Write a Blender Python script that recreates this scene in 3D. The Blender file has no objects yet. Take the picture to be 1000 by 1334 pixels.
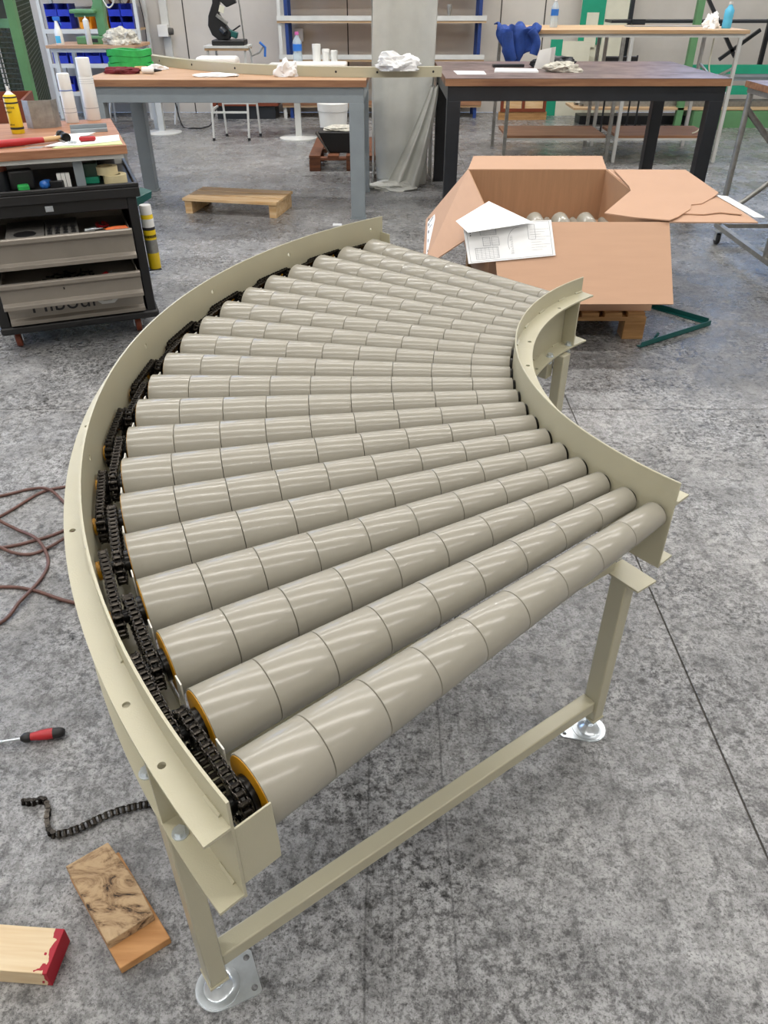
import bpy, bmesh, math, random
from mathutils import Vector, Matrix, Euler
from mathutils import noise as mnoise
random.seed(7)
R = math.radians
PI = math.pi
S = bpy.context.scene
COL = S.collection

# ------------------------------------------------------------------ camera
cam_data = bpy.data.cameras.new('camera')
cam = bpy.data.objects.new('camera', cam_data)
COL.objects.link(cam)
cam.location = (0, 0, 1.55)
cam.rotation_euler = (R(90 - 35.104), 0, 0)
cam_data.sensor_fit = 'VERTICAL'
cam_data.sensor_height = 24
cam_data.lens = 24 * 981.5 / 1334
cam_data.clip_start = 0.02
cam_data.clip_end = 200
S.camera = cam

# ------------------------------------------------------------------ world, lights, exposure
world = bpy.data.worlds.new('world')
S.world = world
world.use_nodes = True
wn = world.node_tree
wn.nodes.clear()
wo = wn.nodes.new('ShaderNodeOutputWorld')
bg = wn.nodes.new('ShaderNodeBackground')
gr = wn.nodes.new('ShaderNodeValToRGB')
tc = wn.nodes.new('ShaderNodeTexCoord')
sx = wn.nodes.new('ShaderNodeSeparateXYZ')
wn.links.new(tc.outputs['Generated'], sx.inputs[0])
wn.links.new(sx.outputs['Z'], gr.inputs[0])
gr.color_ramp.elements[0].position = 0.0
gr.color_ramp.elements[0].color = (0.42, 0.60, 0.95, 1)
gr.color_ramp.elements[1].position = 0.6
gr.color_ramp.elements[1].color = (0.22, 0.40, 0.78, 1)
wn.links.new(gr.outputs[0], bg.inputs[0])
bg.inputs[1].default_value = 5.0
wn.links.new(bg.outputs[0], wo.inputs[0])

def area(name, loc, size, power, color=(1, 0.96, 0.9), rot=(0, 0, 0)):
    d = bpy.data.lights.new(name, 'AREA')
    d.shape = 'RECTANGLE'
    d.size, d.size_y = size
    d.energy = power
    d.color = color
    o = bpy.data.objects.new(name, d)
    COL.objects.link(o)
    o.location = loc
    o.rotation_euler = rot
    return o

LAMP_SPOTS = [(x, y) for x in (-4.0, 0.0, 4.0) for y in (-2.6, 0.9, 4.6, 8.9)]
for lx, ly in LAMP_SPOTS:
    area('ceiling_lamp_light', (lx, ly, 5.36), (3.9, 0.3), 66 if ly < 3 else (84 if ly < 6 else 135), (1, 0.975, 0.945))

S.view_settings.view_transform = 'Standard'
S.view_settings.look = 'None'
S.view_settings.gamma = 1
S.view_settings.exposure = 0.0
S.view_settings.use_curve_mapping = False

# ------------------------------------------------------------------ materials
def new_mat(name):
    m = bpy.data.materials.new(name)
    m.use_nodes = True
    n = m.node_tree.nodes
    return m, n, m.node_tree.links, n['Principled BSDF']

def lin(c):
    if isinstance(c, str):
        c = tuple(int(c[i:i + 2], 16) / 255 for i in (0, 2, 4))
        c = tuple(((v + 0.055) / 1.055) ** 2.4 if v > 0.04045 else v / 12.92 for v in c)
    return tuple(c)

def mat(name, color, rough=0.5, metal=0.0, var=0.08, scale=6.0, bump=0.0, bscale=None, color2=None,
        alpha=1.0, coat=0.0, stretch=(1, 1, 1), emit=None, spec=None, detail=6, rvar=0.0):
    m, n, l, b = new_mat(name)
    c = lin(color)
    tcn = n.new('ShaderNodeTexCoord')
    mp = n.new('ShaderNodeMapping')
    mp.inputs['Scale'].default_value = stretch
    l.new(tcn.outputs['Object'], mp.inputs[0])
    nz = n.new('ShaderNodeTexNoise')
    nz.inputs['Scale'].default_value = scale
    nz.inputs['Detail'].default_value = detail
    nz.inputs['Roughness'].default_value = 0.6
    l.new(mp.outputs[0], nz.inputs['Vector'])
    mix = n.new('ShaderNodeMix')
    mix.data_type = 'RGBA'
    c2 = lin(color2) if color2 else tuple(max(0, v * (1 - 2 * var)) for v in c)
    c1 = c if color2 else tuple(min(1, v * (1 + var)) for v in c)
    rp = n.new('ShaderNodeValToRGB')
    rp.color_ramp.elements[0].position = 0.33
    rp.color_ramp.elements[1].position = 0.67
    l.new(nz.outputs['Fac'], rp.inputs[0])
    l.new(rp.outputs[0], mix.inputs['Factor'])
    mix.inputs['A'].default_value = (*c1, 1)
    mix.inputs['B'].default_value = (*c2, 1)
    l.new(mix.outputs['Result'], b.inputs['Base Color'])
    b.inputs['Roughness'].default_value = rough
    if rvar:
        mr = n.new('ShaderNodeMapRange')
        mr.inputs['To Min'].default_value = max(0.02, rough - rvar)
        mr.inputs['To Max'].default_value = rough + rvar
        l.new(rp.outputs[0], mr.inputs['Value'])
        l.new(mr.outputs[0], b.inputs['Roughness'])
    b.inputs['Metallic'].default_value = metal
    b.inputs['Alpha'].default_value = alpha
    b.inputs['Coat Weight'].default_value = coat
    if spec is not None:
        b.inputs['Specular IOR Level'].default_value = spec
    if bump:
        bz = n.new('ShaderNodeTexNoise')
        bz.inputs['Scale'].default_value = bscale or scale * 8
        bz.inputs['Detail'].default_value = 5
        l.new(mp.outputs[0], bz.inputs['Vector'])
        bp = n.new('ShaderNodeBump')
        bp.inputs['Strength'].default_value = bump
        bp.inputs['Distance'].default_value = 0.004
        l.new(bz.outputs['Fac'], bp.inputs['Height'])
        l.new(bp.outputs[0], b.inputs['Normal'])
    if emit:
        b.inputs['Emission Color'].default_value = (*lin(emit[0]), 1)
        b.inputs['Emission Strength'].default_value = emit[1]
    return m

def floor_mat():
    m, n, l, b = new_mat('stained_concrete')
    tcn = n.new('ShaderNodeTexCoord')
    geo = n.new('ShaderNodeNewGeometry')
    P = geo.outputs['Position']
    def noise(sc, det=8, rough=0.65, dist=0.0):
        z = n.new('ShaderNodeTexNoise')
        z.inputs['Scale'].default_value = sc
        z.inputs['Detail'].default_value = det
        z.inputs['Roughness'].default_value = rough
        z.inputs['Distortion'].default_value = dist
        l.new(P, z.inputs['Vector'])
        return z.outputs['Fac']
    def ramp(src, stops):
        r = n.new('ShaderNodeValToRGB')
        e = r.color_ramp.elements
        e[0].position, e[0].color = stops[0][0], (*[stops[0][1]] * 3, 1)
        e[1].position, e[1].color = stops[1][0], (*[stops[1][1]] * 3, 1)
        for p, v in stops[2:]:
            x = e.new(p)
            x.color = (v, v, v, 1)
        l.new(src, r.inputs[0])
        return r.outputs[0]
    def math_(op, a, bb, clamp=False):
        x = n.new('ShaderNodeMath')
        x.operation = op
        x.use_clamp = clamp
        for i, v in enumerate((a, bb)):
            if isinstance(v, (int, float)):
                x.inputs[i].default_value = v
            else:
                l.new(v, x.inputs[i])
        return x.outputs[0]
    base = ramp(noise(1.1, 8, 0.65, 0.8), [(0.36, 0.72), (0.62, 1.14)])
    mid = ramp(noise(8, 10, 0.78, 0.5), [(0.38, 0.62), (0.6, 1.08)])
    speck = ramp(noise(48, 7, 0.8), [(0.42, 0.12), (0.53, 1.0)])
    # zones of dense dark pitting
    zone = ramp(noise(1.7, 5, 0.6), [(0.42, 0.0), (0.62, 1.0)])
    speck2 = n.new('ShaderNodeMix')
    speck2.data_type = 'FLOAT'
    l.new(math_('MULTIPLY_ADD', zone, 0.65), speck2.inputs['Factor'])
    speck2.inputs['A'].default_value = 1.0
    l.new(speck, speck2.inputs['B'])
    fm = speck2.inputs['Factor'].links[0].from_node
    fm.inputs[2].default_value = 0.35
    # fine cracks
    v = n.new('ShaderNodeTexVoronoi')
    v.feature = 'DISTANCE_TO_EDGE'
    v.inputs['Scale'].default_value = 9
    wv = n.new('ShaderNodeTexNoise')
    wv.inputs['Scale'].default_value = 6
    wv.inputs['Detail'].default_value = 6
    l.new(P, wv.inputs['Vector'])
    mx = n.new('ShaderNodeMix')
    mx.data_type = 'VECTOR'
    mx.inputs['Factor'].default_value = 0.3
    l.new(P, mx.inputs['A'])
    l.new(wv.outputs['Color'], mx.inputs['B'])
    l.new(mx.outputs['Result'], v.inputs['Vector'])
    crack = ramp(math_('ADD', v.outputs['Distance'], math_('MULTIPLY', ramp(noise(1.3, 4), [(0.40, 0.0), (0.60, 1.0)]), 0.03)), [(0.0, 0.66), (0.014, 1.0)])
    # faint scored lines along the slab, 175 mm apart
    sxx = n.new('ShaderNodeSeparateXYZ')
    l.new(P, sxx.inputs[0])
    fr = math_('FRACT', math_('DIVIDE', math_('ADD', sxx.outputs['X'], 50 - 0.14 + 0.0875), 0.175), 0)
    ab = math_('ABSOLUTE', math_('SUBTRACT', fr, 0.5), 0)
    line = ramp(ab, [(0.0, 0.0), (0.022, 1.0)])
    gate = ramp(noise(2.2, 4), [(0.45, 1.0), (0.58, 0.72)])
    ln = math_('MAXIMUM', line, gate)
    fine = ramp(noise(150, 5, 0.8), [(0.38, 0.30), (0.50, 1.0)])
    fine2 = ramp(noise(22, 9, 0.8, 0.3), [(0.40, 0.42), (0.50, 1.0)])
    t = math_('MULTIPLY', base, mid)
    t = math_('MULTIPLY', t, fine)
    t = math_('MULTIPLY', t, fine2)
    for xc, wd in ((0.14, 0.0022), (-0.037, 0.0014)):
        wob = math_('MULTIPLY', math_('SUBTRACT', noise(5, 4), 0.5), 0.012)
        dd = math_('ABSOLUTE', math_('SUBTRACT', math_('ADD', sxx.outputs['X'], wob), xc), 0)
        far_ = math_('GREATER_THAN', sxx.outputs['Y'], 3.0)
        t = math_('MULTIPLY', t, ramp(math_('ADD', dd, far_), [(0.0, 0.5), (wd * 1.6, 1.0)]))
    t = math_('MULTIPLY', t, speck2.outputs['Result'])
    t = math_('MULTIPLY', t, crack)
    t = math_('MULTIPLY', t, ln)
    hue = n.new('ShaderNodeMix')
    hue.data_type = 'RGBA'
    l.new(ramp(noise(0.6, 3), [(0.35, 0.0), (0.65, 1.0)]), hue.inputs['Factor'])
    hue.inputs['A'].default_value = (0.425, 0.43, 0.438, 1)
    hue.inputs['B'].default_value = (0.435, 0.428, 0.418, 1)
    mul = n.new('ShaderNodeMix')
    mul.data_type = 'RGBA'
    mul.blend_type = 'MULTIPLY'
    mul.inputs['Factor'].default_value = 1
    l.new(hue.outputs['Result'], mul.inputs['A'])
    cc = n.new('ShaderNodeCombineColor')
    for i in range(3):
        l.new(t, cc.inputs[i])
    l.new(cc.outputs[0], mul.inputs['B'])
    l.new(mul.outputs['Result'], b.inputs['Base Color'])
    l.new(ramp(noise(3.0, 8, 0.75), [(0.40, 0.10), (0.62, 0.46)]), b.inputs['Roughness'])
    bp = n.new('ShaderNodeBump')
    bp.inputs['Strength'].default_value = 0.3
    bp.inputs['Distance'].default_value = 0.002
    l.new(t, bp.inputs['Height'])
    l.new(bp.outputs[0], b.inputs['Normal'])
    return m

def wood_mat(name, c1, c2, scale=3.0, stretch=(1, 12, 12), rough=0.6, bump=0.25):
    return mat(name, c1, rough, color2=c2, scale=scale, stretch=stretch, bump=bump, bscale=14, detail=8)

M = {}
M['floor'] = floor_mat()
M['gap'] = mat('joint_filler', '474440', 0.9)
M['wall'] = mat('concrete_panel_wall', 'c9c4bc', 0.85, var=0.05, scale=1.2, bump=0.15, bscale=30)
M['ceiling'] = mat('ceiling_white', 'c9c8c4', 0.9, var=0.03)
M['roller'] = mat('grey_pvc_sleeve', '9b978b', 0.22, var=0.015, scale=5, spec=0.5)
M['frame'] = mat('pebble_grey_powder_coat', 'b7b299', 0.3, var=0.02, scale=5, bump=0.12, bscale=450, spec=0.6)
M['yellow'] = mat('amber_plastic', 'd89a10', 0.4, var=0.06)
M['black_steel'] = mat('oiled_black_steel', '15130f', 0.28, metal=0.6, var=0.3, scale=60, spec=0.6)
M['chain'] = mat('oiled_chain_steel', '3c3833', 0.25, metal=0.9, var=0.3, scale=80)
M['zinc'] = mat('zinc_plated_steel', 'd6dde2', 0.28, metal=0.75, var=0.06, scale=40)
M['galv'] = mat('galvanised_tube', 'a3a39e', 0.42, metal=0.7, var=0.12, scale=25)
M['white_tab'] = mat('bright_tab_edge', 'd8d6cc', 0.4)
M['cardboard'] = mat('brown_cardboard', 'c09b80', 0.85, var=0.015, scale=4, stretch=(1, 1, 12))
M['cardboard_in'] = mat('cardboard_inside', 'ad8767', 0.9, var=0.04, scale=4, stretch=(12, 1, 1))
M['pallet'] = wood_mat('pallet_softwood', 'bd935f', '8b6238')
M['palletdark'] = wood_mat('dark_pallet_wood', '7d4a2c', '4a2a18')
M['softwood'] = wood_mat('fresh_softwood', 'e0c49a', 'c49b66')
M['orangewood'] = wood_mat('orange_plywood', 'cf9c66', 'b07c48')
M['palewood'] = wood_mat('pale_pine', 'e6d6b4', 'd2b988')
M['redpaint'] = mat('red_paint', 'a3182a', 0.45, var=0.12, scale=20)
M['benchwood'] = wood_mat('worn_bench_board', 'c4a181', 'ab8360', scale=2)
M['benchdark'] = mat('greasy_bench_top', '86706c', 0.42, color2='5f5150', scale=3.5, rvar=0.1)
M['benchpale'] = wood_mat('pale_bench_board', 'cdb391', 'b8946b', scale=2)
M['edgewood'] = wood_mat('bench_edge', 'a07655', '79523a', scale=2)
M['worktop'] = wood_mat('worn_cabinet_board', 'b0805f', '8a5a3e', scale=2.5)
M['greypaint'] = mat('blue_grey_paint', '8b9499', 0.45, var=0.04)
M['blackpaint'] = mat('black_bench_paint', '23262b', 0.4, var=0.1)
M['blackplastic'] = mat('black_plastic', '1b1b1c', 0.45, var=0.1, bump=0.1, bscale=200)
M['drawer'] = mat('drawer_grey_brown', '8d867c', 0.38, metal=0.3, var=0.05)
M['foam'] = mat('grey_foam', '5a5854', 0.9)
M['bluepaint'] = mat('rack_blue', '1d3a78', 0.45)
M['bluebin'] = mat('blue_bin_plastic', '1a2fae', 0.4)
M['yellowbin'] = mat('yellow_bin_plastic', 'e0920e', 0.4)
M['blackplate'] = mat('dark_goods', '2b2a2a', 0.6)
M['green'] = mat('machine_green', '5f8f62', 0.5, var=0.06)
M['greendark'] = mat('dark_green_mesh', '2f3a2a', 0.6)
M['teal'] = mat('racking_green', '1f9a78', 0.45, var=0.05)
M['tealdark'] = mat('dark_teal_angle', '155a56', 0.4)
M['cream'] = mat('cream_panel', 'd8d6c2', 0.7, var=0.03)
M['white'] = mat('white_plastic', 'e8e8e4', 0.4, var=0.02)
M['whitepaint'] = mat('white_paint_metal', 'cfd0cc', 0.45, var=0.04)
M['paper'] = mat('white_paper', 'eceded', 0.8, var=0.015)
M['papergreen'] = mat('pale_green_folder', 'cfdca0', 0.8)
M['red'] = mat('red_plastic', 'b3262c', 0.35, var=0.06)
M['darkred'] = mat('maroon_fabric', '6e1c24', 0.8, var=0.15, bump=0.4)
M['orange'] = mat('orange_plastic', 'd9692e', 0.4)
M['blue'] = mat('blue_fabric', '26468f', 0.85, var=0.15, bump=0.4, scale=12)
M['bluepl'] = mat('blue_plastic', '2f6fc4', 0.35)
M['cyan'] = mat('cyan_liquid', '59b8dd', 0.2)
M['pet'] = mat('clear_bottle_plastic', 'cfdfe6', 0.15, alpha=0.45)
M['pink'] = mat('pink_cap', 'c763a5', 0.4)
M['greenbright'] = mat('bright_green_strap', '2fae55', 0.6, var=0.1, scale=20)
M['rag'] = mat('white_rag', 'c9c5b8', 0.95, var=0.2, scale=30, bump=0.5)
M['yellowcan'] = mat('yellow_can', 'e8c81e', 0.35, var=0.03)
M['tape'] = mat('cream_masking_tape', 'ddd0a6', 0.6)
M['brown'] = mat('brown_plastic', '7a3a22', 0.5)
M['cable'] = mat('brown_rubber_cable', '6a4a42', 0.5, var=0.12, scale=30)
M['film'] = mat('milky_polythene', 'd3d4cd', 0.32, var=0.04, alpha=0.78, bump=0.25, bscale=12)
M['ink'] = mat('printed_ink', '8d9096', 0.8)
M['inkdark'] = mat('black_ink', '26262a', 0.7)
M['lampglow'] = mat('lamp_diffuser', 'ffffff', 0.5, emit=('fff6e8', 4.0))
M['glass'] = None
def glass_mat():
    m, n, l, b = new_mat('window_glass')
    b.inputs['Base Color'].default_value = (0.9, 0.95, 1, 1)
    b.inputs['Roughness'].default_value = 0.02
    b.inputs['Transmission Weight'].default_value = 1
    b.inputs['IOR'].default_value = 1.02
    return m
M['glass'] = glass_mat()

# ------------------------------------------------------------------ mesh building
class MB:
    def __init__(s):
        s.bm = bmesh.new()
    def _xf(s, vs, mtx):
        if mtx is not None:
            for v in vs:
                v.co = mtx @ v.co
    def box(s, c, d, rot=None, mtx=None):
        vs = []
        for z in (-1, 1):
            for x, y in ((-1, -1), (1, -1), (1, 1), (-1, 1)):
                vs.append(s.bm.verts.new((x * d[0] / 2, y * d[1] / 2, z * d[2] / 2)))
        if rot is not None:
            e = Euler(rot).to_matrix()
            for v in vs:
                v.co = e @ v.co
        for v in vs:
            v.co += Vector(c)
        s._xf(vs, mtx)
        f = s.bm.faces.new
        f((vs[3], vs[2], vs[1], vs[0])); f((vs[4], vs[5], vs[6], vs[7]))
        for i in range(4):
            j = (i + 1) % 4
            f((vs[i], vs[j], vs[4 + j], vs[4 + i]))
        return s
    def bx(s, x0, x1, y0, y1, z0, z1):
        return s.box(((x0 + x1) / 2, (y0 + y1) / 2, (z0 + z1) / 2), (abs(x1 - x0), abs(y1 - y0), abs(z1 - z0)))
    def bar(s, a, b, w, h, up=(0, 0, 1)):
        a, b = Vector(a), Vector(b)
        d = b - a
        x = d.normalized()
        u = Vector(up)
        if abs(x.dot(u)) > 0.98:
            u = Vector((0, 1, 0))
        y = u.cross(x).normalized()
        z = x.cross(y)
        m = Matrix((x, y, z)).transposed().to_4x4()
        m.translation = (a + b) / 2
        return s.box((0, 0, 0), (d.length, w, h), mtx=m)
    def ring(s, c, x, y, r, n):
        return [s.bm.verts.new(c + x * (r * math.cos(2 * PI * i / n)) + y * (r * math.sin(2 * PI * i / n))) for i in range(n)]
    def prof(s, a, b, rs, n=24, cap=True):
        """surface of revolution: rs = [(t, r)] along a->b (t in metres)"""
        a, b = Vector(a), Vector(b)
        z = (b - a).normalized()
        x = z.orthogonal().normalized()
        y = z.cross(x)
        rings = [s.ring(a + z * t, x, y, max(r, 1e-5), n) for t, r in rs]
        for p, q in zip(rings, rings[1:]):
            for i in range(n):
                j = (i + 1) % n
                s.bm.faces.new((p[i], p[j], q[j], q[i]))
        if cap:
            s.bm.faces.new(rings[0][::-1])
            s.bm.faces.new(rings[-1])
        return s
    def cyl(s, a, b, r, n=16, r2=None):
        L = (Vector(b) - Vector(a)).length
        return s.prof(a, b, [(0, r), (L, r if r2 is None else r2)], n)
    def tube(s, pts, r, n=8, closed=False):
        pts = [Vector(p) for p in pts]
        N = len(pts)
        rings = []
        prev = None
        for i, p in enumerate(pts):
            if closed:
                t = (pts[(i + 1) % N] - pts[i - 1]).normalized()
            else:
                t = (pts[min(i + 1, N - 1)] - pts[max(i - 1, 0)]).normalized()
            if prev is None:
                x = t.orthogonal().normalized()
            else:
                x = (prev - t * prev.dot(t)).normalized()
            prev = x
            rings.append(s.ring(p, x, t.cross(x), r, n))
        m = N if closed else N - 1
        for k in range(m):
            p, q = rings[k], rings[(k + 1) % N]
            for i in range(n):
                j = (i + 1) % n
                s.bm.faces.new((p[i], p[j], q[j], q[i]))
        if not closed:
            s.bm.faces.new(rings[0][::-1])
            s.bm.faces.new(rings[-1])
        return s
    def prism(s, poly, h, mtx=None):
        """poly: 2D points (ccw) in xy extruded 0..h in z"""
        lo = [s.bm.verts.new((x, y, 0)) for x, y in poly]
        hi = [s.bm.verts.new((x, y, h)) for x, y in poly]
        s._xf(lo + hi, mtx)
        s.bm.faces.new(lo[::-1]); s.bm.faces.new(hi)
        n = len(poly)
        for i in range(n):
            j = (i + 1) % n
            s.bm.faces.new((lo[i], lo[j], hi[j], hi[i]))
        return s
    def slab4(s, P, t):
        """plate through 3D outline P with thickness t along its normal (downwards)"""
        P = [Vector(p) for p in P]
        nrm = (P[1] - P[0]).cross(P[2] - P[0]).normalized()
        a = [s.bm.verts.new(p) for p in P]
        b = [s.bm.verts.new(p - nrm * t) for p in P]
        s.bm.faces.new(a); s.bm.faces.new(b[::-1])
        n = len(P)
        for i in range(n):
            j = (i + 1) % n
            s.bm.faces.new((a[i], b[i], b[j], a[j]))
        return s
    def arc(s, r0, r1, t0, t1, z0, z1, n=64):
        """ring sector, angles in degrees"""
        cs = []
        for i in range(n + 1):
            t = R(t0 + (t1 - t0) * i / n)
            c, q = math.cos(t), math.sin(t)
            cs.append([s.bm.verts.new((r * c, r * q, z)) for r, z in ((r0, z0), (r1, z0), (r1, z1), (r0, z1))])
        for a, b in zip(cs, cs[1:]):
            for i in range(4):
                j = (i + 1) % 4
                s.bm.faces.new((a[i], a[j], b[j], b[i]))
        s.bm.faces.new(cs[0][::-1]); s.bm.faces.new(cs[-1])
        return s
    def grid(s, fn, nu, nv, thick=None):
        vs = [[s.bm.verts.new(fn(i / nu, j / nv)) for j in range(nv + 1)] for i in range(nu + 1)]
        for i in range(nu):
            for j in range(nv):
                s.bm.faces.new((vs[i][j], vs[i + 1][j], vs[i + 1][j + 1], vs[i][j + 1]))
        return s
    def mesh(s, name, m=None, smooth=40):
        bmesh.ops.recalc_face_normals(s.bm, faces=s.bm.faces)
        me = bpy.data.meshes.new(name)
        s.bm.to_mesh(me)
        s.bm.free()
        if smooth:
            me.shade_smooth()
            me.set_sharp_from_angle(angle=R(smooth))
        if m:
            me.materials.append(m)
        return me
    def build(s, name, m, parent=None, smooth=40, bevel=0, seg=2, solid=0):
        me = s.mesh(name, m, smooth)
        return link(name, me, parent, bevel, seg, solid)

def link(name, me, parent=None, bevel=0, seg=2, solid=0, mtx=None):
    o = bpy.data.objects.new(name, me)
    COL.objects.link(o)
    o.parent = parent
    if mtx is not None:
        o.matrix_local = mtx
    if solid:
        q = o.modifiers.new('thickness', 'SOLIDIFY')
        q.thickness = solid
        q.offset = 0
    if bevel:
        q = o.modifiers.new('edge', 'BEVEL')
        q.width = bevel
        q.segments = seg
        q.limit_method = 'ANGLE'
        q.angle_limit = R(50)
    return o

def tag(o, label, cat, group=None, kind=None):
    o['label'] = label
    o['category'] = cat
    if group:
        o['group'] = group
    if kind:
        o['kind'] = kind
    return o

def thing(name, label, cat, loc=(0, 0, 0), rz=0, group=None):
    o = bpy.data.objects.new(name, None)
    o.empty_display_size = 0.05
    COL.objects.link(o)
    o.location = loc
    o.rotation_euler = (0, 0, R(rz))
    return tag(o, label, cat, group)

def struct(o):
    o['kind'] = 'structure'
    return o

def place(o, loc, rz=0, rot=None):
    o.location = loc
    o.rotation_euler = rot if rot else (0, 0, R(rz))
    return o

def cut(o, cutters):
    """cut real holes with short cylinders given as (a, b, r)"""
    mb = MB()
    for a, b, r in cutters:
        mb.cyl(a, b, r, 20)
    c = mb.build('cutter', None)
    c.parent = o.parent
    q = o.modifiers.new('holes', 'BOOLEAN')
    q.object = c
    q.operation = 'DIFFERENCE'
    q.solver = 'EXACT'
    dg = bpy.context.evaluated_depsgraph_get()
    me = bpy.data.meshes.new_from_object(o.evaluated_get(dg))
    o.modifiers.clear()
    o.data = me
    me.shade_smooth()
    me.set_sharp_from_angle(angle=R(35))
    bpy.data.objects.remove(c)
    return o

def copy_tree(o, parent=None):
    c = o.copy()
    COL.objects.link(c)
    c.parent = parent
    for ch in list(o.children):
        copy_tree(ch, c)
    return c

def spline(pts, k=8, closed=False):
    P = [Vector(p) for p in pts]
    out = []
    n = len(P)
    for i in range(n if closed else n - 1):
        a = P[(i - 1) % n] if closed or i > 0 else P[i]
        b = P[i]
        c = P[(i + 1) % n]
        d = P[(i + 2) % n] if closed or i + 2 < n else c
        for j in range(k):
            t = j / k
            out.append(0.5 * ((2 * b) + (c - a) * t + (2 * a - 5 * b + 4 * c - d) * t * t + (3 * b - a - 3 * c + d) * t ** 3))
    if not closed:
        out.append(P[-1])
    return out

# ================================================================== STRUCTURE
XL, XR, YB, YF, ZC = -7.5, 8.0, 12.35, -5.0, 5.6
fl = struct(MB().bx(XL, XR, YF, YB, -0.06, -0.003).build('floor', M['gap'], smooth=0))
xs = [XL, -2.72, 0.83, 4.38, XR]
ys = [YF, -0.55, 3.0, 6.54, 10.1, YB]
g = 0.0024
for i in range(len(xs) - 1):
    for j in range(len(ys) - 1):
        MB().bx(xs[i] + g, xs[i + 1] - g, ys[j] + g, ys[j + 1] - g, -0.003, 0).build('slab', M['floor'], fl, bevel=0.001, seg=1, smooth=0)

WZ0, WZ1 = 2.5, 4.3
wins = [(-6.4, -3.4), (3.9, 6.9)]
wb = MB()
wb.bx(XL, XR, YB, YB + 0.2, 0, WZ0).bx(XL, XR, YB, YB + 0.2, WZ1, ZC)
edges = [XL] + [v for w in wins for v in w] + [XR]
for i in range(0, len(edges), 2):
    wb.bx(edges[i], edges[i + 1], YB, YB + 0.2, WZ0, WZ1)
wall_back = struct(wb.build('wall_back', M['wall'], smooth=0))
for x in (-5.4, -3.0, -2.74, -0.5, 1.6, 2.2, 4.3):
    MB().bx(x - 0.008, x + 0.008, YB - 0.003, YB + 0.001, 0, ZC).build('panel_joint', M['gap'], wall_back, smooth=0)
for k, (a, b) in enumerate(wins):
    w = struct(MB().bx(a, b, YB + 0.02, YB + 0.1, WZ0, WZ0 + 0.05).bx(a, b, YB + 0.02, YB + 0.1, WZ1 - 0.05, WZ1)
               .bx(a, a + 0.05, YB + 0.02, YB + 0.1, WZ0, WZ1).bx(b - 0.05, b, YB + 0.02, YB + 0.1, WZ0, WZ1)
               .build('window_%d' % (k + 1), M['whitepaint']))
    for q in range(3):
        x0 = a + 0.05 + q * (b - a - 0.1) / 3
        x1 = a + 0.05 + (q + 1) * (b - a - 0.1) / 3
        MB().bx(x0 + 0.015, x1 - 0.015, YB + 0.05, YB + 0.056, WZ0 + 0.05, WZ1 - 0.05).build('pane', M['glass'], w, smooth=0)
        if q:
            MB().bx(x0 - 0.015, x0 + 0.015, YB + 0.02, YB + 0.1, WZ0 + 0.05, WZ1 - 0.05).build('mullion', M['whitepaint'], w, smooth=0)
struct(MB().bx(XL - 0.2, XL, YF, 4.6, 0, ZC).bx(XL - 0.2, XL, 9.4, YB, 0, ZC).bx(XL - 0.2, XL, 4.6, 9.4, 3.0, ZC).build('wall_left', M['wall'], smooth=0))
door = struct(MB().bx(XL - 0.22, XL + 0.02, 4.5, 4.6, 0, 3.1).bx(XL - 0.22, XL + 0.02, 9.4, 9.5, 0, 3.1).bx(XL - 0.22, XL + 0.02, 4.6, 9.4, 3.0, 3.1).build('door_1', M['greypaint'], smooth=0))
struct(MB().bx(XR, XR + 0.2, YF, YB, 0, ZC).build('wall_right', M['wall'], smooth=0))
struct(MB().bx(XL, XR, YF, YB, ZC, ZC + 0.2).build('ceiling', M['ceiling'], smooth=0))

struct(MB().bx(XL, XR, YF - 0.2, YF, 0, ZC).build('wall_front', M['wall'], smooth=0))
for i, (lx, ly) in enumerate(LAMP_SPOTS):
    side = ('left', 'middle', 'right')[i // 4]
    row = ('behind the camera', 'above the near end of the conveyor', 'above the cardboard box row', 'above the grey and black benches')[i % 4]
    t = thing('ceiling_lamp', 'long white strip ceiling lamp on the %s side, %s' % (side, row), 'lamp', (lx, ly, 5.37), 0, 'ceiling lamps')
    MB().bx(-1.98, 1.98, -0.18, 0.18, 0.04, 0.12).build('housing', M['whitepaint'], t)
    MB().cyl((-1.5, 0, 0.11), (-1.5, 0, 0.232), 0.008).cyl((1.5, 0, 0.11), (1.5, 0, 0.232), 0.008).build('hanger', M['galv'], t)
    MB().bx(-1.95, 1.95, -0.15, 0.15, 0.01, 0.04).build('diffuser', M['lampglow'], t, smooth=0)

# ================================================================== CONVEYOR
CX, CY, H = 1.147, 1.7064, 0.7469
RI, RO, RIN, ROUT = 0.8276, 1.7276, 0.0256, 0.0535
TH0, DTH, NR = 220.22, -4.556, 20
A0, A1 = 130.2, 222.4
conv = thing('roller_conveyor', 'large curved roller conveyor with cream frame and grey tapered rollers', 'conveyor', (CX, CY, 0))

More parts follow.
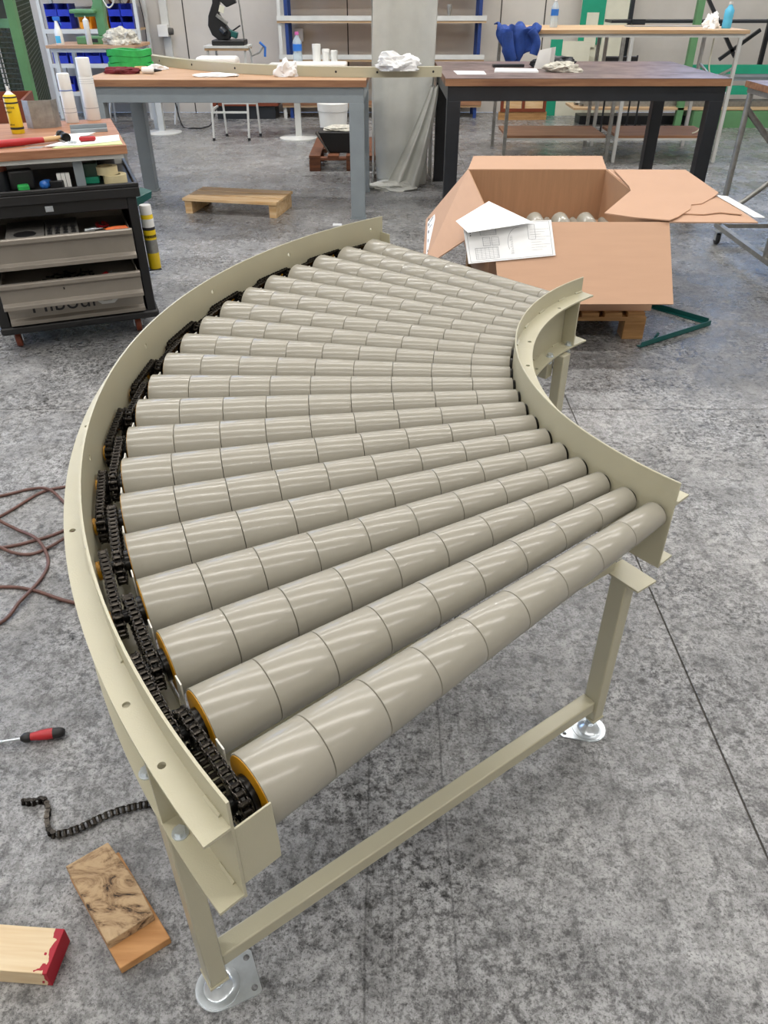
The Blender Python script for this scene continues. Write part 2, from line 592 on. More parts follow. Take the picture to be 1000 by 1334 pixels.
def rail(r_in, r_out, f_in, f_out, hole_r, near, far):
    """upright plate + two horizontal flanges"""
    p = MB().arc(r_in, r_out, A0, A1, 0.603, 0.803, 90).build('side_rail', M['frame'], conv, bevel=0.0015)
    if r_in > 1.2:
        cs = []
        for th in (132.1, 146.1, 160.1, 174.2, 192.7):
            c, q = math.cos(R(th)), math.sin(R(th))
            cs.append(((c * (r_in - 0.02), q * (r_in - 0.02), 0.762), (c * (r_out + 0.02), q * (r_out + 0.02), 0.762), 0.0065))
        p.modifiers.clear()
        cut(p, cs)
    for z in (0.752, 0.606):
        f = MB().arc(f_in, f_out, A0, A1, z, z + 0.005, 90).build('flange', M['frame'], p, smooth=35)
        hs = []
        for k in range(-6, 20):
            th = 218.32 - 3.76 * 2 * k if z > 0.7 else None
        ths = [218.32, 214.56, 163.7, 175.2, 142.7, 188.0, 200.5] if z > 0.7 else [152.0, 176.2, 200.0]
        for th in ths:
            if A0 + 0.5 < th < A1 - 0.5:
                c, q = math.cos(R(th)), math.sin(R(th))
                hs.append(((c * hole_r, q * hole_r, z - 0.02), (c * hole_r, q * hole_r, z + 0.02), 0.0055))
        cut(f, hs)
    # weld beads along the flange root
    rw = f_in if r_in > 1.2 else f_out
    sgn = 1 if r_in > 1.2 else -1
    for z in (0.757, 0.611):
        for th in (221.2, 211.5, 202, 192, 183, 174, 165, 156, 147, 138, 131.5):
            span = 0.035 / rw * 57.3
            pts = []
            for i in range(9):
                t = R(th - span / 2 + span * i / 8)
                pts.append((rw * math.cos(t) + sgn * 0.002 * math.cos(t), rw * math.sin(t) + sgn * 0.002 * math.sin(t), z + 0.001))
            MB().tube(pts, 0.0035, 6).build('weld_bead', M['frame'], p)
    # stiffener ribs between the flanges
    for th in (217.3, 135.2):
        c, q = math.cos(R(th)), math.sin(R(th))
        rb = MB()
        a0, a1 = (f_in, f_out - 0.002)
        lo, hi = 0.611, 0.752
        m = Matrix(((c, 0, -q, 0), (q, 0, c, 0), (0, 1, 0, 0), (0, 0, 0, 1)))
        rb.prism([(a0, lo), (a1, lo), (a1, hi), (a0, hi)], 0.005, m)
        rb.build('stiffener', M['frame'], p)
    # bolts holding the stands
    for c0 in (near, far):
        for d in (-0.0585, 0.0585):
            th = c0 + math.degrees(d / hole_r)
            c, q = math.cos(R(th)) * hole_r, math.sin(R(th)) * hole_r
            MB().cyl((c, q, 0.611), (c, q, 0.6135), 0.0115, 20).cyl((c, q, 0.6135), (c, q, 0.621), 0.0082, 6)\
                .cyl((c, q, 0.59), (c, q, 0.611), 0.004, 10).cyl((c, q, 0.5885), (c, q, 0.5945), 0.008, 6).build('bolt', M['zinc'], p, smooth=30)
    return p
rail_out = rail(1.787, 1.791, 1.790, 1.827, 1.8125, 216.5, 136.0)
rail_in = rail(0.817, 0.821, 0.772, 0.818, 0.786, 214.2, 140.0)

# tapered rollers: 9 sleeves on a steel shaft
def rad(x):
    return RIN + (ROUT - RIN) * x / 0.9
sleeves = []
for i in range(9):
    x0, x1 = i * 0.1 + 0.0006, (i + 1) * 0.1 - 0.0006
    e = 0.0009
    r0, r1 = rad(x0), rad(x1)
    sleeves.append(MB().prof((0, 0, 0), (1, 0, 0), [(x0, r0 - e), (x0 + e * 0.4, r0 - e * .3), (x0 + e, r0), (x1 - e, r1), (x1 - e * 0.4, r1 - e * .3), (x1, r1 - e)], 48)
                   .mesh('sleeve', M['roller'], 60))
shaft_me = MB().prof((0, 0, 0), (1, 0, 0), [(-0.0065, 0.006), (-0.0065, 0.020), (0.0, 0.0205), (0.899, ROUT - 0.006), (0.899, 0.026), (0.909, 0.026), (0.909, 0.012), (0.957, 0.012)], 24).mesh('roller', M['black_steel'])
cap_me = MB().prof((0, 0, 0), (1, 0, 0), [(0.8995, ROUT - 0.0025), (0.9004, ROUT - 0.0027), (0.9002, 0.044), (0.9014, 0.030), (0.9014, 0.0262)], 40).mesh('end_cap', M['yellow'])
bush_me = MB().prof((0, 0, 0), (1, 0, 0), [(0.953, 0.017), (0.9592, 0.0175)], 20).mesh('collar', M['yellow'])
def sprocket(x):
    mb = MB()
    T = 14
    pts = []
    for i in range(T):
        a = 2 * PI * i / T
        for da, rr in ((-0.16, 0.0245), (-0.07, 0.0315), (0.07, 0.0315), (0.16, 0.0245)):
            pts.append(((rr) * math.cos(a + da), (rr) * math.sin(a + da)))
    m = Matrix(((0, 0, 1, x - 0.0022), (1, 0, 0, 0), (0, 1, 0, 0), (0, 0, 0, 1)))
    mb.prism(pts, 0.0044, m)
    mb.cyl((x - 0.007, 0, 0), (x + 0.006, 0, 0), 0.018, 20)
    return mb.mesh('sprocket', M['black_steel'], 30)
LANES = (1.7485, 1.7705)
spr = [sprocket(r - RI + 0.0) for r in LANES]
TILT = math.atan2(ROUT - RIN, 0.9)
axis_z = {}
for k in range(NR):
    th = R(TH0 + DTH * k)
    m = Matrix.Translation((RI * math.cos(th), RI * math.sin(th), H - RIN)) @ Matrix.Rotation(th, 4, 'Z') @ Matrix.Rotation(TILT, 4, 'Y')
    ro = link('roller', shaft_me, conv, mtx=m)
    for s in sleeves:
        link('sleeve', s, ro)
    link('end_cap', cap_me, ro)
    link('collar', bush_me, ro)
    for s in spr:
        link('sprocket', s, ro)

# roller chain loops
def chain_mesh(D, r=0.0305, pitch=0.0127):
    Lp = 2 * D + 2 * PI * r
    n = int(round(Lp / pitch / 2)) * 2
    def at(s):
        s = s % Lp
        if s < D:
            return Vector((s, 0, r))
        s -= D
        if s < PI * r:
            a = PI / 2 - s / r
            return Vector((D + r * math.cos(a), 0, r * math.sin(a)))
        s -= PI * r
        if s < D:
            return Vector((D - s, 0, -r))
        s -= D
        a = -PI / 2 - s / r
        return Vector((r * math.cos(a), 0, r * math.sin(a)))
    P = [at(i * Lp / n) for i in range(n)]
    return chain_from(P, Vector((0, 1, 0)), True)

def chain_from(P, side, closed, w=0.0145, hh=0.0056):
    mb = MB()
    n = len(P)
    for i in range(n if closed else n - 1):
        a, b = P[i], P[(i + 1) % n]
        sd = side if isinstance(side, Vector) else side[i]
        x = (b - a).normalized()
        z = x.cross(sd).normalized()
        y = z.cross(x)
        m = Matrix((x, y, z)).transposed().to_4x4()
        m.translation = (a + b) / 2
        L = (b - a).length
        e = L / 2 + 0.0046
        prof = [(-e, -0.002), (-e + 0.003, -hh), (-L * .28, -hh), (0, -hh * .72), (L * .28, -hh), (e - 0.003, -hh), (e, -0.002),
                (e, 0.002), (e - 0.003, hh), (L * .28, hh), (0, hh * .72), (-L * .28, hh), (-e + 0.003, hh), (-e, 0.002)]
        off = w / 2 if i % 2 else w / 2 - 0.0018
        for sg in (-1, 1):
            mm = m @ Matrix(((1, 0, 0, 0), (0, 0, 1, sg * off - 0.0007), (0, 1, 0, 0), (0, 0, 0, 1)))
            mb.prism(prof, 0.0014, mm)
        mb.cyl(a - y * (w / 2 - 0.002), a + y * (w / 2 - 0.002), 0.0042, 10)
        mb.cyl(a - y * (w / 2 + 0.0016), a + y * (w / 2 + 0.0016), 0.002, 6)
    return mb

for lane in (0, 1):
    rr = LANES[lane]
    zc = H - RIN - (rr - RI) * math.tan(TILT)
    D = 2 * rr * math.sin(R(-DTH) / 2)
    cm = chain_mesh(D).mesh('drive_chain', M['chain'], 30)
    for k in range(NR - 1):
        if (k % 2) != lane:
            continue
        ta, tb = R(TH0 + DTH * k), R(TH0 + DTH * (k + 1))
        a = Vector((rr * math.cos(ta), rr * math.sin(ta), zc))
        b = Vector((rr * math.cos(tb), rr * math.sin(tb), zc))
        x = (b - a).normalized()
        y = Vector((0, 0, 1)).cross(x)
        m = Matrix((x, y, Vector((0, 0, 1)))).transposed().to_4x4()
        m.translation = a
        link('drive_chain', cm, conv, mtx=m)

# chain guard channel under the chains, with upright tabs between the rollers
gch = MB().arc(1.728, 1.787, A0 + 0.2, A1 - 0.4, 0.628, 0.631, 90).arc(1.7275, 1.7305, A0 + 0.2, A1 - 0.4, 0.631, 0.642, 90).build('guard_channel', M['frame'], conv)
tab_me = MB().bx(-0.0012, 0.0012, -0.011, 0.011, 0.641, 0.722).mesh('guard_tab', M['white_tab'], 0)
for k in range(NR - 1):
    th = TH0 + DTH * (k + 0.5)
    m = Matrix.Rotation(R(th), 4, 'Z') @ Matrix.Translation((1.731, 0, 0))
    link('guard_tab', tab_me, gch, mtx=m)
def radial(th, x, dy, z):
    """matrix of a frame whose x points outwards at angle th"""
    return Matrix.Rotation(R(th), 4, 'Z') @ Matrix.Translation((x, dy, z))
for th, sg in ((222.25, 1), (130.4, -1)):
    e = MB()
    e.prism([(-0.056, 0.0), (0.0, 0.0), (0.0, 0.118), (-0.052, 0.118), (-0.056, 0.03)], 0.003, Matrix(((1, 0, 0, 0), (0, 0, 1, 0), (0, 1, 0, 0), (0, 0, 0, 1))))
    o = e.build('end_plate', M['frame'], conv, bevel=0.0008)
    o.matrix_local = radial(th, 1.7865, 0.0, 0.628)

# support stands
def square_tube(mb, a, b, w, h):
    mb.bar(a, b, w, h)
def foot(parent, mtx, kind):
    f = MB()
    f.prof((0, 0, 0), (0, 0, 1), [(0.0035, 0.041), (0.005, 0.0405), (0.0055, 0.030), (0.0045, 0.027), (0.006, 0.024), (0.012, 0.019), (0.018, 0.0135), (0.022, 0.012), (0.022, 0.004)], 32)
    f.cyl((0, 0, 0.02), (0, 0, 0.075), 0.0065, 14)
    f.cyl((0, 0, 0.022), (0, 0, 0.031), 0.0115, 6)
    o = f.build('levelling_foot', M['zinc'], parent, smooth=40)
    o.matrix_local = mtx
    pl = MB()
    pts = []
    if kind == 'square':
        for i in range(13):
            a = PI / 2 + PI * i / 12
            pts.append((0.043 * math.cos(a), 0.043 * math.sin(a)))
        for cx, cy, a0 in ((0.066, -0.035, -PI / 2), (0.066, 0.035, 0)):
            for i in range(5):
                a = a0 + PI / 2 * i / 4
                pts.append((cx + 0.008 * math.cos(a), cy + 0.008 * math.sin(a)))
        holes = [((0.062, y, -0.01), (0.062, y, 0.02), 0.0062) for y in (-0.029, 0.029)]
    else:
        for i in range(17):
            a = PI * 0.38 + PI * 1.24 * i / 16
            pts.append((0.043 * math.cos(a), 0.043 * math.sin(a)))
        for i in range(7):
            a = -PI / 2 * 0.9 + PI * 0.9 * i / 6
            pts.append((0.066 + 0.011 * math.cos(a), 0.011 * math.sin(a)))
        holes = [((0.066, 0, -0.01), (0.066, 0, 0.02), 0.005)]
    pl.prism(pts, 0.0035)
    p = pl.build('foot_plate', M['zinc'], o)
    cut(p, holes)
    return o
def stand(th, rin, rout, fk):
    """two legs on a radial line, lower bar, upper bar, brackets; near side = -y in the radial frame mirrored by sg"""
    sg = 1 if th > 176 else -1
    m = Matrix.Rotation(R(th), 4, 'Z')
    for r, nm in ((rin, 'inner'), (rout, 'outer')):
        top = 0.50 if nm == 'inner' and sg > 0 else 0.598
        o = MB().bx(r - 0.017, r + 0.017, -0.021, 0.021, 0.058, top).build('leg', M['frame'], conv, bevel=0.003)
        o.matrix_local = m
        MB().bx(r - 0.019, r + 0.019, -0.023, 0.023, 0.052, 0.0585).build('leg_cap', M['frame'], o, bevel=0.001)
        if nm == 'inner' and sg > 0:
            MB().bx(r - 0.042, r + 0.02, -0.04 if sg > 0 else -0.052, 0.052 if sg > 0 else 0.04, 0.50, 0.505).build('saddle_plate', M['frame'], o, bevel=0.001)
            MB().bx(r - 0.042, r + 0.02, -sg * 0.045 - 0.003, -sg * 0.045 + 0.003, 0.505, 0.598).build('saddle_web', M['frame'], o)
    lo = MB().bx(rin + 0.017, rout - 0.017, -0.018, 0.018, 0.088, 0.124).build('lower_crossbar', M['frame'], conv, bevel=0.003)
    lo.matrix_local = m @ Matrix.Translation((0, -sg * 0.004, 0))
    up = MB().bx(rin + 0.022, rout - 0.017, -0.018, 0.018, 0.52, 0.585).build('upper_crossbar', M['frame'], conv, bevel=0.003)
    up.matrix_local = m @ Matrix.Translation((0, -sg * 0.03, 0))
    a, b = fk
    foot(conv, m @ Matrix.Translation((rout, 0, 0)) @ Matrix.Rotation(R(a), 4, 'Z'), 'square')
    foot(conv, m @ Matrix.Translation((rin, 0, 0)) @ Matrix.Rotation(R(b), 4, 'Z'), 'tear')
stand(216.0, 0.778, 1.803, (168, -20))
stand(139.0, 0.778, 1.803, (180, 10))

# ================================================================== FLOOR OBJECTS, NEAR
# loose length of chain
cp = spline([(-0.830, 1.035, 0.006), (-0.806, 1.034, 0.006), (-0.785, 1.040, 0.006), (-0.766, 1.018, 0.006), (-0.757, 0.985, 0.006), (-0.735, 0.955, 0.006),
             (-0.705, 0.957, 0.007), (-0.672, 0.972, 0.007), (-0.64, 0.993, 0.007), (-0.6, 1.012, 0.007), (-0.545, 1.027, 0.007), (-0.49, 1.03, 0.007)], 20)
def resample(P, step):
    out = [P[0]]
    acc = 0
    for a, b in zip(P, P[1:]):
        L = (b - a).length
        while acc + L >= step:
            t = (step - acc) / L
            a = a + (b - a) * t
            out.append(a.copy())
            L = (b - a).length
            acc = 0
        acc += L
    return out
cp = resample(cp, 0.0127)
sides = [Vector((0, 0.25, 1)).normalized() if i < 12 else Vector((0.15, 1, 0.5)).normalized() for i in range(len(cp))]
lc = chain_from([p + Vector((0, 0, 0.0012)) for p in cp], sides, False).build('loose_chain', M['chain'], smooth=30)
tag(lc, 'short length of black roller chain lying on the concrete', 'chain')

# screwdriver
sd = thing('screwdriver', 'red and black screwdriver lying on the floor at the left edge', 'screwdriver', (-0.80, 1.229, 0.0), 192)
MB().prof((0, 0, 0.014), (1, 0, 0.014), [(0.0, 0.006), (0.004, 0.0105), (0.012, 0.0125), (0.026, 0.0135), (0.027, 0.0135)], 20).build('butt_cap', M['blackplastic'], sd)
MB().prof((0, 0, 0.014), (1, 0, 0.014), [(0.024, 0.0128), (0.04, 0.0138), (0.058, 0.0125), (0.07, 0.0105), (0.08, 0.0095), (0.082, 0.0095)], 20).build('handle', M['red'], sd)
MB().prof((0, 0, 0.014), (1, 0, 0.014), [(0.08, 0.0095), (0.084, 0.012), (0.094, 0.0125), (0.1, 0.009), (0.104, 0.006)], 20).build('grip_collar', M['blackplastic'], sd)
MB().prof((0, 0, 0.014), (1, 0, 0.008), [(0.1, 0.0032), (0.148, 0.0032), (0.149, 0.0045), (0.158, 0.0045), (0.159, 0.0032), (0.245, 0.0032), (0.25, 0.001)], 12).build('blade', M['zinc'], sd)

def slab_piece(name, corners, z0, z1, m, parent=None, bevel=0.002):
    mb = MB()
    mb.prism(corners, z1 - z0, Matrix.Translation((0, 0, z0)))
    return mb.build(name, m, parent, bevel=bevel, smooth=0)

# charred block on orange board
ob = slab_piece('wooden_board', [(-0.500, 0.670), (-0.418, 0.727), (-0.57, 0.905), (-0.657, 0.850)], 0.0, 0.022, M['orangewood'])
tag(ob, 'smooth orange plywood board under the charred wooden block', 'board')
def charred():
    m, n, l, b = new_mat('charred_weathered_wood')
    geo = n.new('ShaderNodeNewGeometry')
    mp = n.new('ShaderNodeMapping')
    mp.inputs['Rotation'].default_value = (0, 0, R(-45))
    mp.inputs['Scale'].default_value = (12, 20, 20)
    l.new(geo.outputs['Position'], mp.inputs[0])
    z = n.new('ShaderNodeTexNoise')
    z.inputs['Scale'].default_value = 1.1
    z.inputs['Detail'].default_value = 9
    z.inputs['Roughness'].default_value = 0.7
    z.inputs['Distortion'].default_value = 1.8
    l.new(mp.outputs[0], z.inputs['Vector'])
    r = n.new('ShaderNodeValToRGB')
    e = r.color_ramp.elements
    e[0].position, e[0].color = 0.36, (0.035, 0.022, 0.015, 1)
    e[1].position, e[1].color = 0.42, (0.27, 0.17, 0.09, 1)
    x = e.new(0.52); x.color = (0.50, 0.35, 0.20, 1)
    x = e.new(0.75); x.color = (0.60, 0.44, 0.27, 1)
    l.new(z.outputs['Fac'], r.inputs[0])
    l.new(r.outputs[0], b.inputs['Base Color'])
    b.inputs['Roughness'].default_value = 0.85
    bp = n.new('ShaderNodeBump')
    bp.inputs['Strength'].default_value = 0.8
    bp.inputs['Distance'].default_value = 0.006
    l.new(z.outputs['Fac'], bp.inputs['Height'])
    l.new(bp.outputs[0], b.inputs['Normal'])
    return m
M['charred'] = charred()
cb = slab_piece('wooden_block', [(-0.530, 0.705), (-0.455, 0.760), (-0.505, 0.825), (-0.590, 0.912), (-0.662, 0.858), (-0.600, 0.785)], 0.022, 0.047, M['charred'])
tag(cb, 'charred and splintered wooden block lying on the orange board', 'wood block')

def redend():
    m, n, l, b = new_mat('pine_with_red_end')
    geo = n.new('ShaderNodeTexCoord')
    sp = n.new('ShaderNodeSeparateXYZ')
    l.new(geo.outputs['Object'], sp.inputs[0])
    z = n.new('ShaderNodeTexNoise')
    z.inputs['Scale'].default_value = 45
    l.new(geo.outputs['Object'], z.inputs['Vector'])
    ad = n.new('ShaderNodeMath'); ad.operation = 'MULTIPLY_ADD'
    l.new(z.outputs['Fac'], ad.inputs[0]); ad.inputs[1].default_value = 0.05
    l.new(sp.outputs['X'], ad.inputs[2])
    st = n.new('ShaderNodeMath'); st.operation = 'GREATER_THAN'
    l.new(ad.outputs[0], st.inputs[0]); st.inputs[1].default_value = 0.011
    mp = n.new('ShaderNodeMapping'); mp.inputs['Scale'].default_value = (3, 50, 50)
    l.new(geo.outputs['Object'], mp.inputs[0])
    g2 = n.new('ShaderNodeTexNoise'); g2.inputs['Scale'].default_value = 2
    l.new(mp.outputs[0], g2.inputs['Vector'])
    a = n.new('ShaderNodeMix'); a.data_type = 'RGBA'
    a.inputs['A'].default_value = (*lin('ecdcbc'), 1); a.inputs['B'].default_value = (*lin('cfae7e'), 1)
    l.new(g2.outputs['Fac'], a.inputs['Factor'])
    c = n.new('ShaderNodeMix'); c.data_type = 'RGBA'
    l.new(st.outputs[0], c.inputs['Factor']); l.new(a.outputs['Result'], c.inputs['A'])
    c.inputs['B'].default_value = (*lin('a8182c'), 1)
    l.new(c.outputs['Result'], b.inputs['Base Color'])
    b.inputs['Roughness'].default_value = 0.6
    return m
M['redend'] = redend()
rt = MB().bx(-0.32, 0.0, -0.041, 0.041, -0.024, 0.024).build('timber_offcut', M['redend'], bevel=0.0015, smooth=0)
place(rt, (-0.622, 0.690, 0.024), -4)
tag(rt, 'pale timber offcut with its end dipped in red paint', 'wood block')

# brown cable coils
cz = 0.0055
cab = MB()
c1 = [(-1.75, 2.15, cz), (-1.41, 2.30, cz), (-1.32, 2.345, cz), (-1.24, 2.33, cz + .009), (-1.15, 2.245, cz), (-1.0, 2.06, cz), (-0.8, 2.1, cz), (-0.82, 2.35, cz), (-1.05, 2.42, cz),
      (-1.185, 2.365, cz), (-1.27, 2.32, cz), (-1.357, 2.17, cz), (-1.5, 2.0, cz), (-1.48, 1.93, cz), (-1.293, 1.985, cz), (-1.20, 2.02, cz), (-1.09, 2.10, cz), (-0.95, 2.3, cz + .009), (-0.85, 2.5, cz),
      (-1.0, 2.62, cz), (-1.12, 2.5, cz), (-1.08, 2.25, cz + .012), (-1.06, 2.08, cz + .012), (-1.13, 1.98, cz), (-1.195, 1.955, cz), (-1.29, 1.99, cz + .01), (-1.5, 2.15, cz), (-1.6, 2.2, cz), (-1.5, 2.25, cz + .009),
      (-1.34, 2.13, cz + .012), (-1.27, 2.095, cz), (-1.165, 2.02, cz + .011), (-1.10, 1.93, cz), (-1.085, 1.84, cz), (-1.105, 1.72, cz + .006), (-1.15, 1.61, cz), (-1.4, 1.5, cz), (-1.6, 1.62, cz), (-1.45, 1.77, cz),
      (-1.2, 1.79, cz), (-1.09, 1.775, cz), (-0.93, 1.715, cz), (-0.7, 1.70, cz), (-0.4, 1.85, cz)]
cab.tube(spline(c1, 12), 0.0055, 8)
cb2 = cab.build('cable', M['cable'])
tag(cb2, 'loosely coiled brown cable on the floor left of the conveyor', 'cable')

# teal angle frame lying on the floor near the box
tf = thing('metal_angle_frame', 'dark teal metal angle bent into a V on the floor beside the pallet', 'metal profile', (1.79, 4.0, 0))
def angle(mb, a, b, w=0.028, t=0.003):
    a, b = Vector(a), Vector(b)
    x = (b - a).normalized()
    y = Vector((0, 0, 1)).cross(x)
    mb.bar(a + Vector((0, 0, t / 2)), b + Vector((0, 0, t / 2)), w, t)
    mb.bar(a + Vector((0, 0, w / 2)) + y * (w / 2 - t / 2), b + Vector((0, 0, w / 2)) + y * (w / 2 - t / 2), t, w)
q = MB(); angle(q, (-0.24, 0.28, 0.001), (0.0, 0.02, 0.001)); q.build('arm', M['tealdark'], tf)
q = MB(); angle(q, (0.0, 0.0, 0.004), (-0.47, -0.31, 0.004)); q.build('arm', M['tealdark'], tf)
MB().bar((-0.36, -0.215, 0.007), (-0.33, -0.17, 0.02), 0.012, 0.012).build('lug', M['tealdark'], tf)

# ================================================================== CARDBOARD BOX ON PALLET
pal = thing('pallet', 'pale wooden pallet under the big cardboard box', 'pallet', (0.955, 4.41, 0))
for y in (-0.56, 0, 0.56):
    for x in (-0.36, 0, 0.36):
        o = MB().bx(x - 0.055, x + 0.055, y - 0.05, y + 0.05, 0.0, 0.1).build('block', M['pallet'], pal, bevel=0.002)
    MB().bx(-0.415, 0.415, y - 0.05, y + 0.05, 0.1, 0.122).build('stringer_board', M['pallet'], pal, bevel=0.002)
for i in range(7):
    x = -0.36 + i * 0.12
    MB().bx(x - 0.045, x + 0.045, -0.61, 0.61, 0.122, 0.144).build('deck_board', M['pallet'], pal, bevel=0.002)

BX0, BX1, BY0, BY1, BZ0, BZ1 = 0.527, 1.395, 3.83, 5.10, 0.1445, 0.59
box = thing('cardboard_box', 'large open brown cardboard box with flaps folded out on a pallet', 'box', (0.961, 4.465, BZ0))
def bl(x, y, z):
    return (x - 0.961, y - 4.465, z - BZ0)
T = 0.006
def wallpart(name, x0, x1, y0, y1, z0, z1, m=M['cardboard']):
    a, b = bl(x0, y0, z0), bl(x1, y1, z1)
    return MB().bx(a[0], b[0], a[1], b[1], a[2], b[2]).build(name, m, box, smooth=0)
wallpart('box_wall', BX0, BX1, BY0, BY0 + T, BZ0, BZ1)
wallpart('box_wall', BX0, BX1, BY1 - T, BY1, BZ0, BZ1, M['cardboard_in'])
wallpart('box_wall', BX0, BX0 + T, BY0 + T, BY1 - T, BZ0, BZ1, M['cardboard_in'])
wallpart('box_wall', BX1 - T, BX1, BY0 + T, BY1 - T, BZ0, BZ1, M['cardboard_in'])
wallpart('box_bottom', BX0 + T, BX1 - T, BY0 + T, BY1 - T, BZ0, BZ0 + T, M['cardboard_in'])
def flap(P, name='flap', m=M['cardboard'], t=0.006):
    return MB().slab4([bl(*p) for p in P], t).build(name, m, box, smooth=0)
flap([(0.55, 3.49, 0.302), (1.372, 3.49, 0.302), (1.395, 3.829, 0.592), (0.527, 3.829, 0.592)])
flap([(0.527, 5.101, 0.592), (1.395, 5.101, 0.592), (1.46, 5.50, 0.60), (0.60, 5.50, 0.60)])
flap([(1.396, 3.83, 0.593), (1.83, 3.83, 0.590), (1.86, 5.09, 0.590), (1.396, 5.09, 0.593)])
lf = flap([(0.20, 3.95, 0.33), (0.526, 3.83, 0.592), (0.526, 5.10, 0.592), (0.27, 5.06, 0.30)])
# printed white strip with arrows along the left flap's outer edge
def lfp(u, v, off=0.005):
    a = Vector(bl(0.20, 3.95, 0.33)); b = Vector(bl(0.526, 3.83, 0.592)); d = Vector(bl(0.27, 5.06, 0.30)); c = Vector(bl(0.526, 5.10, 0.592))
    p = (a * (1 - u) + b * u) * (1 - v) + (d * (1 - u) + c * u) * v
    n_ = (b - a).cross(d - a).normalized()
    if n_.z < 0: n_ = -n_
    return p + n_ * off
MB().slab4([lfp(0.06, 0.1), lfp(0.22, 0.1), lfp(0.22, 0.85), lfp(0.06, 0.85)], 0.0006).build('printed_label', M['paper'], lf, smooth=0)
ar = MB()
for v in (0.14, 0.32, 0.5, 0.66, 0.78):
    ar.slab4([lfp(0.09, v, .0062), lfp(0.12, v, .0062), lfp(0.20, v + 0.035, .0062), lfp(0.17, v + 0.045, .0062)], 0.0005)
    ar.slab4([lfp(0.08, v + 0.06, .0062), lfp(0.10, v + 0.06, .0062), lfp(0.10, v + 0.12, .0062), lfp(0.08, v + 0.12, .0062)], 0.0005)
ar.build('arrow_print', M['inkdark'], lf, smooth=0)
# tape strips
MB().slab4([lfp(0.55, 0.35), lfp(0.6, 0.35), lfp(0.86, 0.86), lfp(0.8, 0.86)], 0.0006).build('tape_strip', M['cream'], lf, smooth=0)

# torn cardboard sheets
def sheet(name, pts, z, m, label, cat, wave=0.0, t=0.005):
    n = len(pts)
    cx = sum(p[0] for p in pts) / n; cy = sum(p[1] for p in pts) / n
    mb = MB()
    mb.prism([(p[0] - cx, p[1] - cy) for p in pts], t)
    o = mb.build(name, m, smooth=0)
    o.location = (cx, cy, z)
    return tag(o, label, cat)
sheet('cardboard_sheet', [(1.44, 3.98), (1.60, 3.95), (1.70, 3.99), (1.795, 3.95), (1.80, 4.25), (1.62, 4.45), (1.45, 4.42)], 0.594, M['cardboard'],
      'lower torn piece of cardboard on the right flap of the big box', 'cardboard')
ts = sheet('cardboard_sheet', [(1.105, 3.955), (1.23, 3.87), (1.39, 3.815), (1.45, 3.88), (1.515, 3.97), (1.56, 4.03), (1.60, 4.13), (1.66, 4.15), (1.70, 4.2), (1.76, 4.28), (1.84, 4.40), (1.85, 4.7), (1.86, 5.02), (1.42, 5.03), (1.39, 4.56), (1.37, 4.45)], 0.5995, M['cardboard'],
      'upper torn cardboard sheet with ragged edge lying over the right side of the box', 'cardboard')
ps = MB().prism([(-0.03, -0.24), (0.02, -0.25), (0.05, 0.2), (0.0, 0.24)], 0.003).build('paper_strip', M['paper'], smooth=0)
place(ps, (1.845, 4.15, 0.5925), 6)
tag(ps, 'narrow white paper strip at the edge of the torn cardboard', 'paper')

# rollers lying in the box
big_me = []
def box_roller(x, y0, flip, label):
    t = thing('spare_roller', label, 'roller', (x, y0, 0), 0, 'spare rollers in the cardboard box')
    zc = 0.3605 if not flip else 0.3605
    a, b = ((0, 0, zc), (0, 1, zc))
    rs = [(0, 0.023), (0.9, 0.052)] if not flip else [(0, 0.052), (0.9, 0.023)]
    for i in range(6):
        r0 = rs[0][1] + (rs[1][1] - rs[0][1]) * i / 6; r1 = rs[0][1] + (rs[1][1] - rs[0][1]) * (i + 1) / 6
        MB().prof(a, b, [(0.15 * i + .0008, r0 - .001), (0.15 * i + .002, r0), (0.15 * (i + 1) - .002, r1), (0.15 * (i + 1) - .0008, r1 - .001)], 28).build('sleeve', M['roller'], t)
    MB().cyl((0, -0.03, zc), (0, 0.94, zc), 0.008, 10).build('shaft', M['zinc'], t)
for i, x in enumerate((0.61, 0.765, 0.915, 1.068, 1.222)):
    box_roller(x, 3.88, False, ('leftmost upper spare roller in the box, hidden under the drawing', 'second upper spare roller from the left in the box', 'third upper spare roller from the left in the box', 'fourth upper spare roller from the left in the box', 'rightmost big upper spare roller in the box')[i])
for i, x in enumerate((0.84, 0.99, 1.147, 1.325)):
    box_roller(x, 3.88, True, ('narrow ended spare roller between second and third big ones', 'narrow ended spare roller between third and fourth big ones', 'narrow ended spare roller left of the rightmost big one', 'narrow ended spare roller against the right box wall')[i])
# lower layer (support)
for i, x in enumerate((0.60, 0.73, 0.86, 0.99, 1.12, 1.25, 1.335)):
    pass
lay = MB()
lay.bx(0.54, 1.38, 3.86, 5.06, 0.1506, 0.300)
o = lay.build('packing_layer', M['cardboard_in'], smooth=0)
tag(o, 'flat cardboard packing layer under the spare rollers in the box', 'packing')

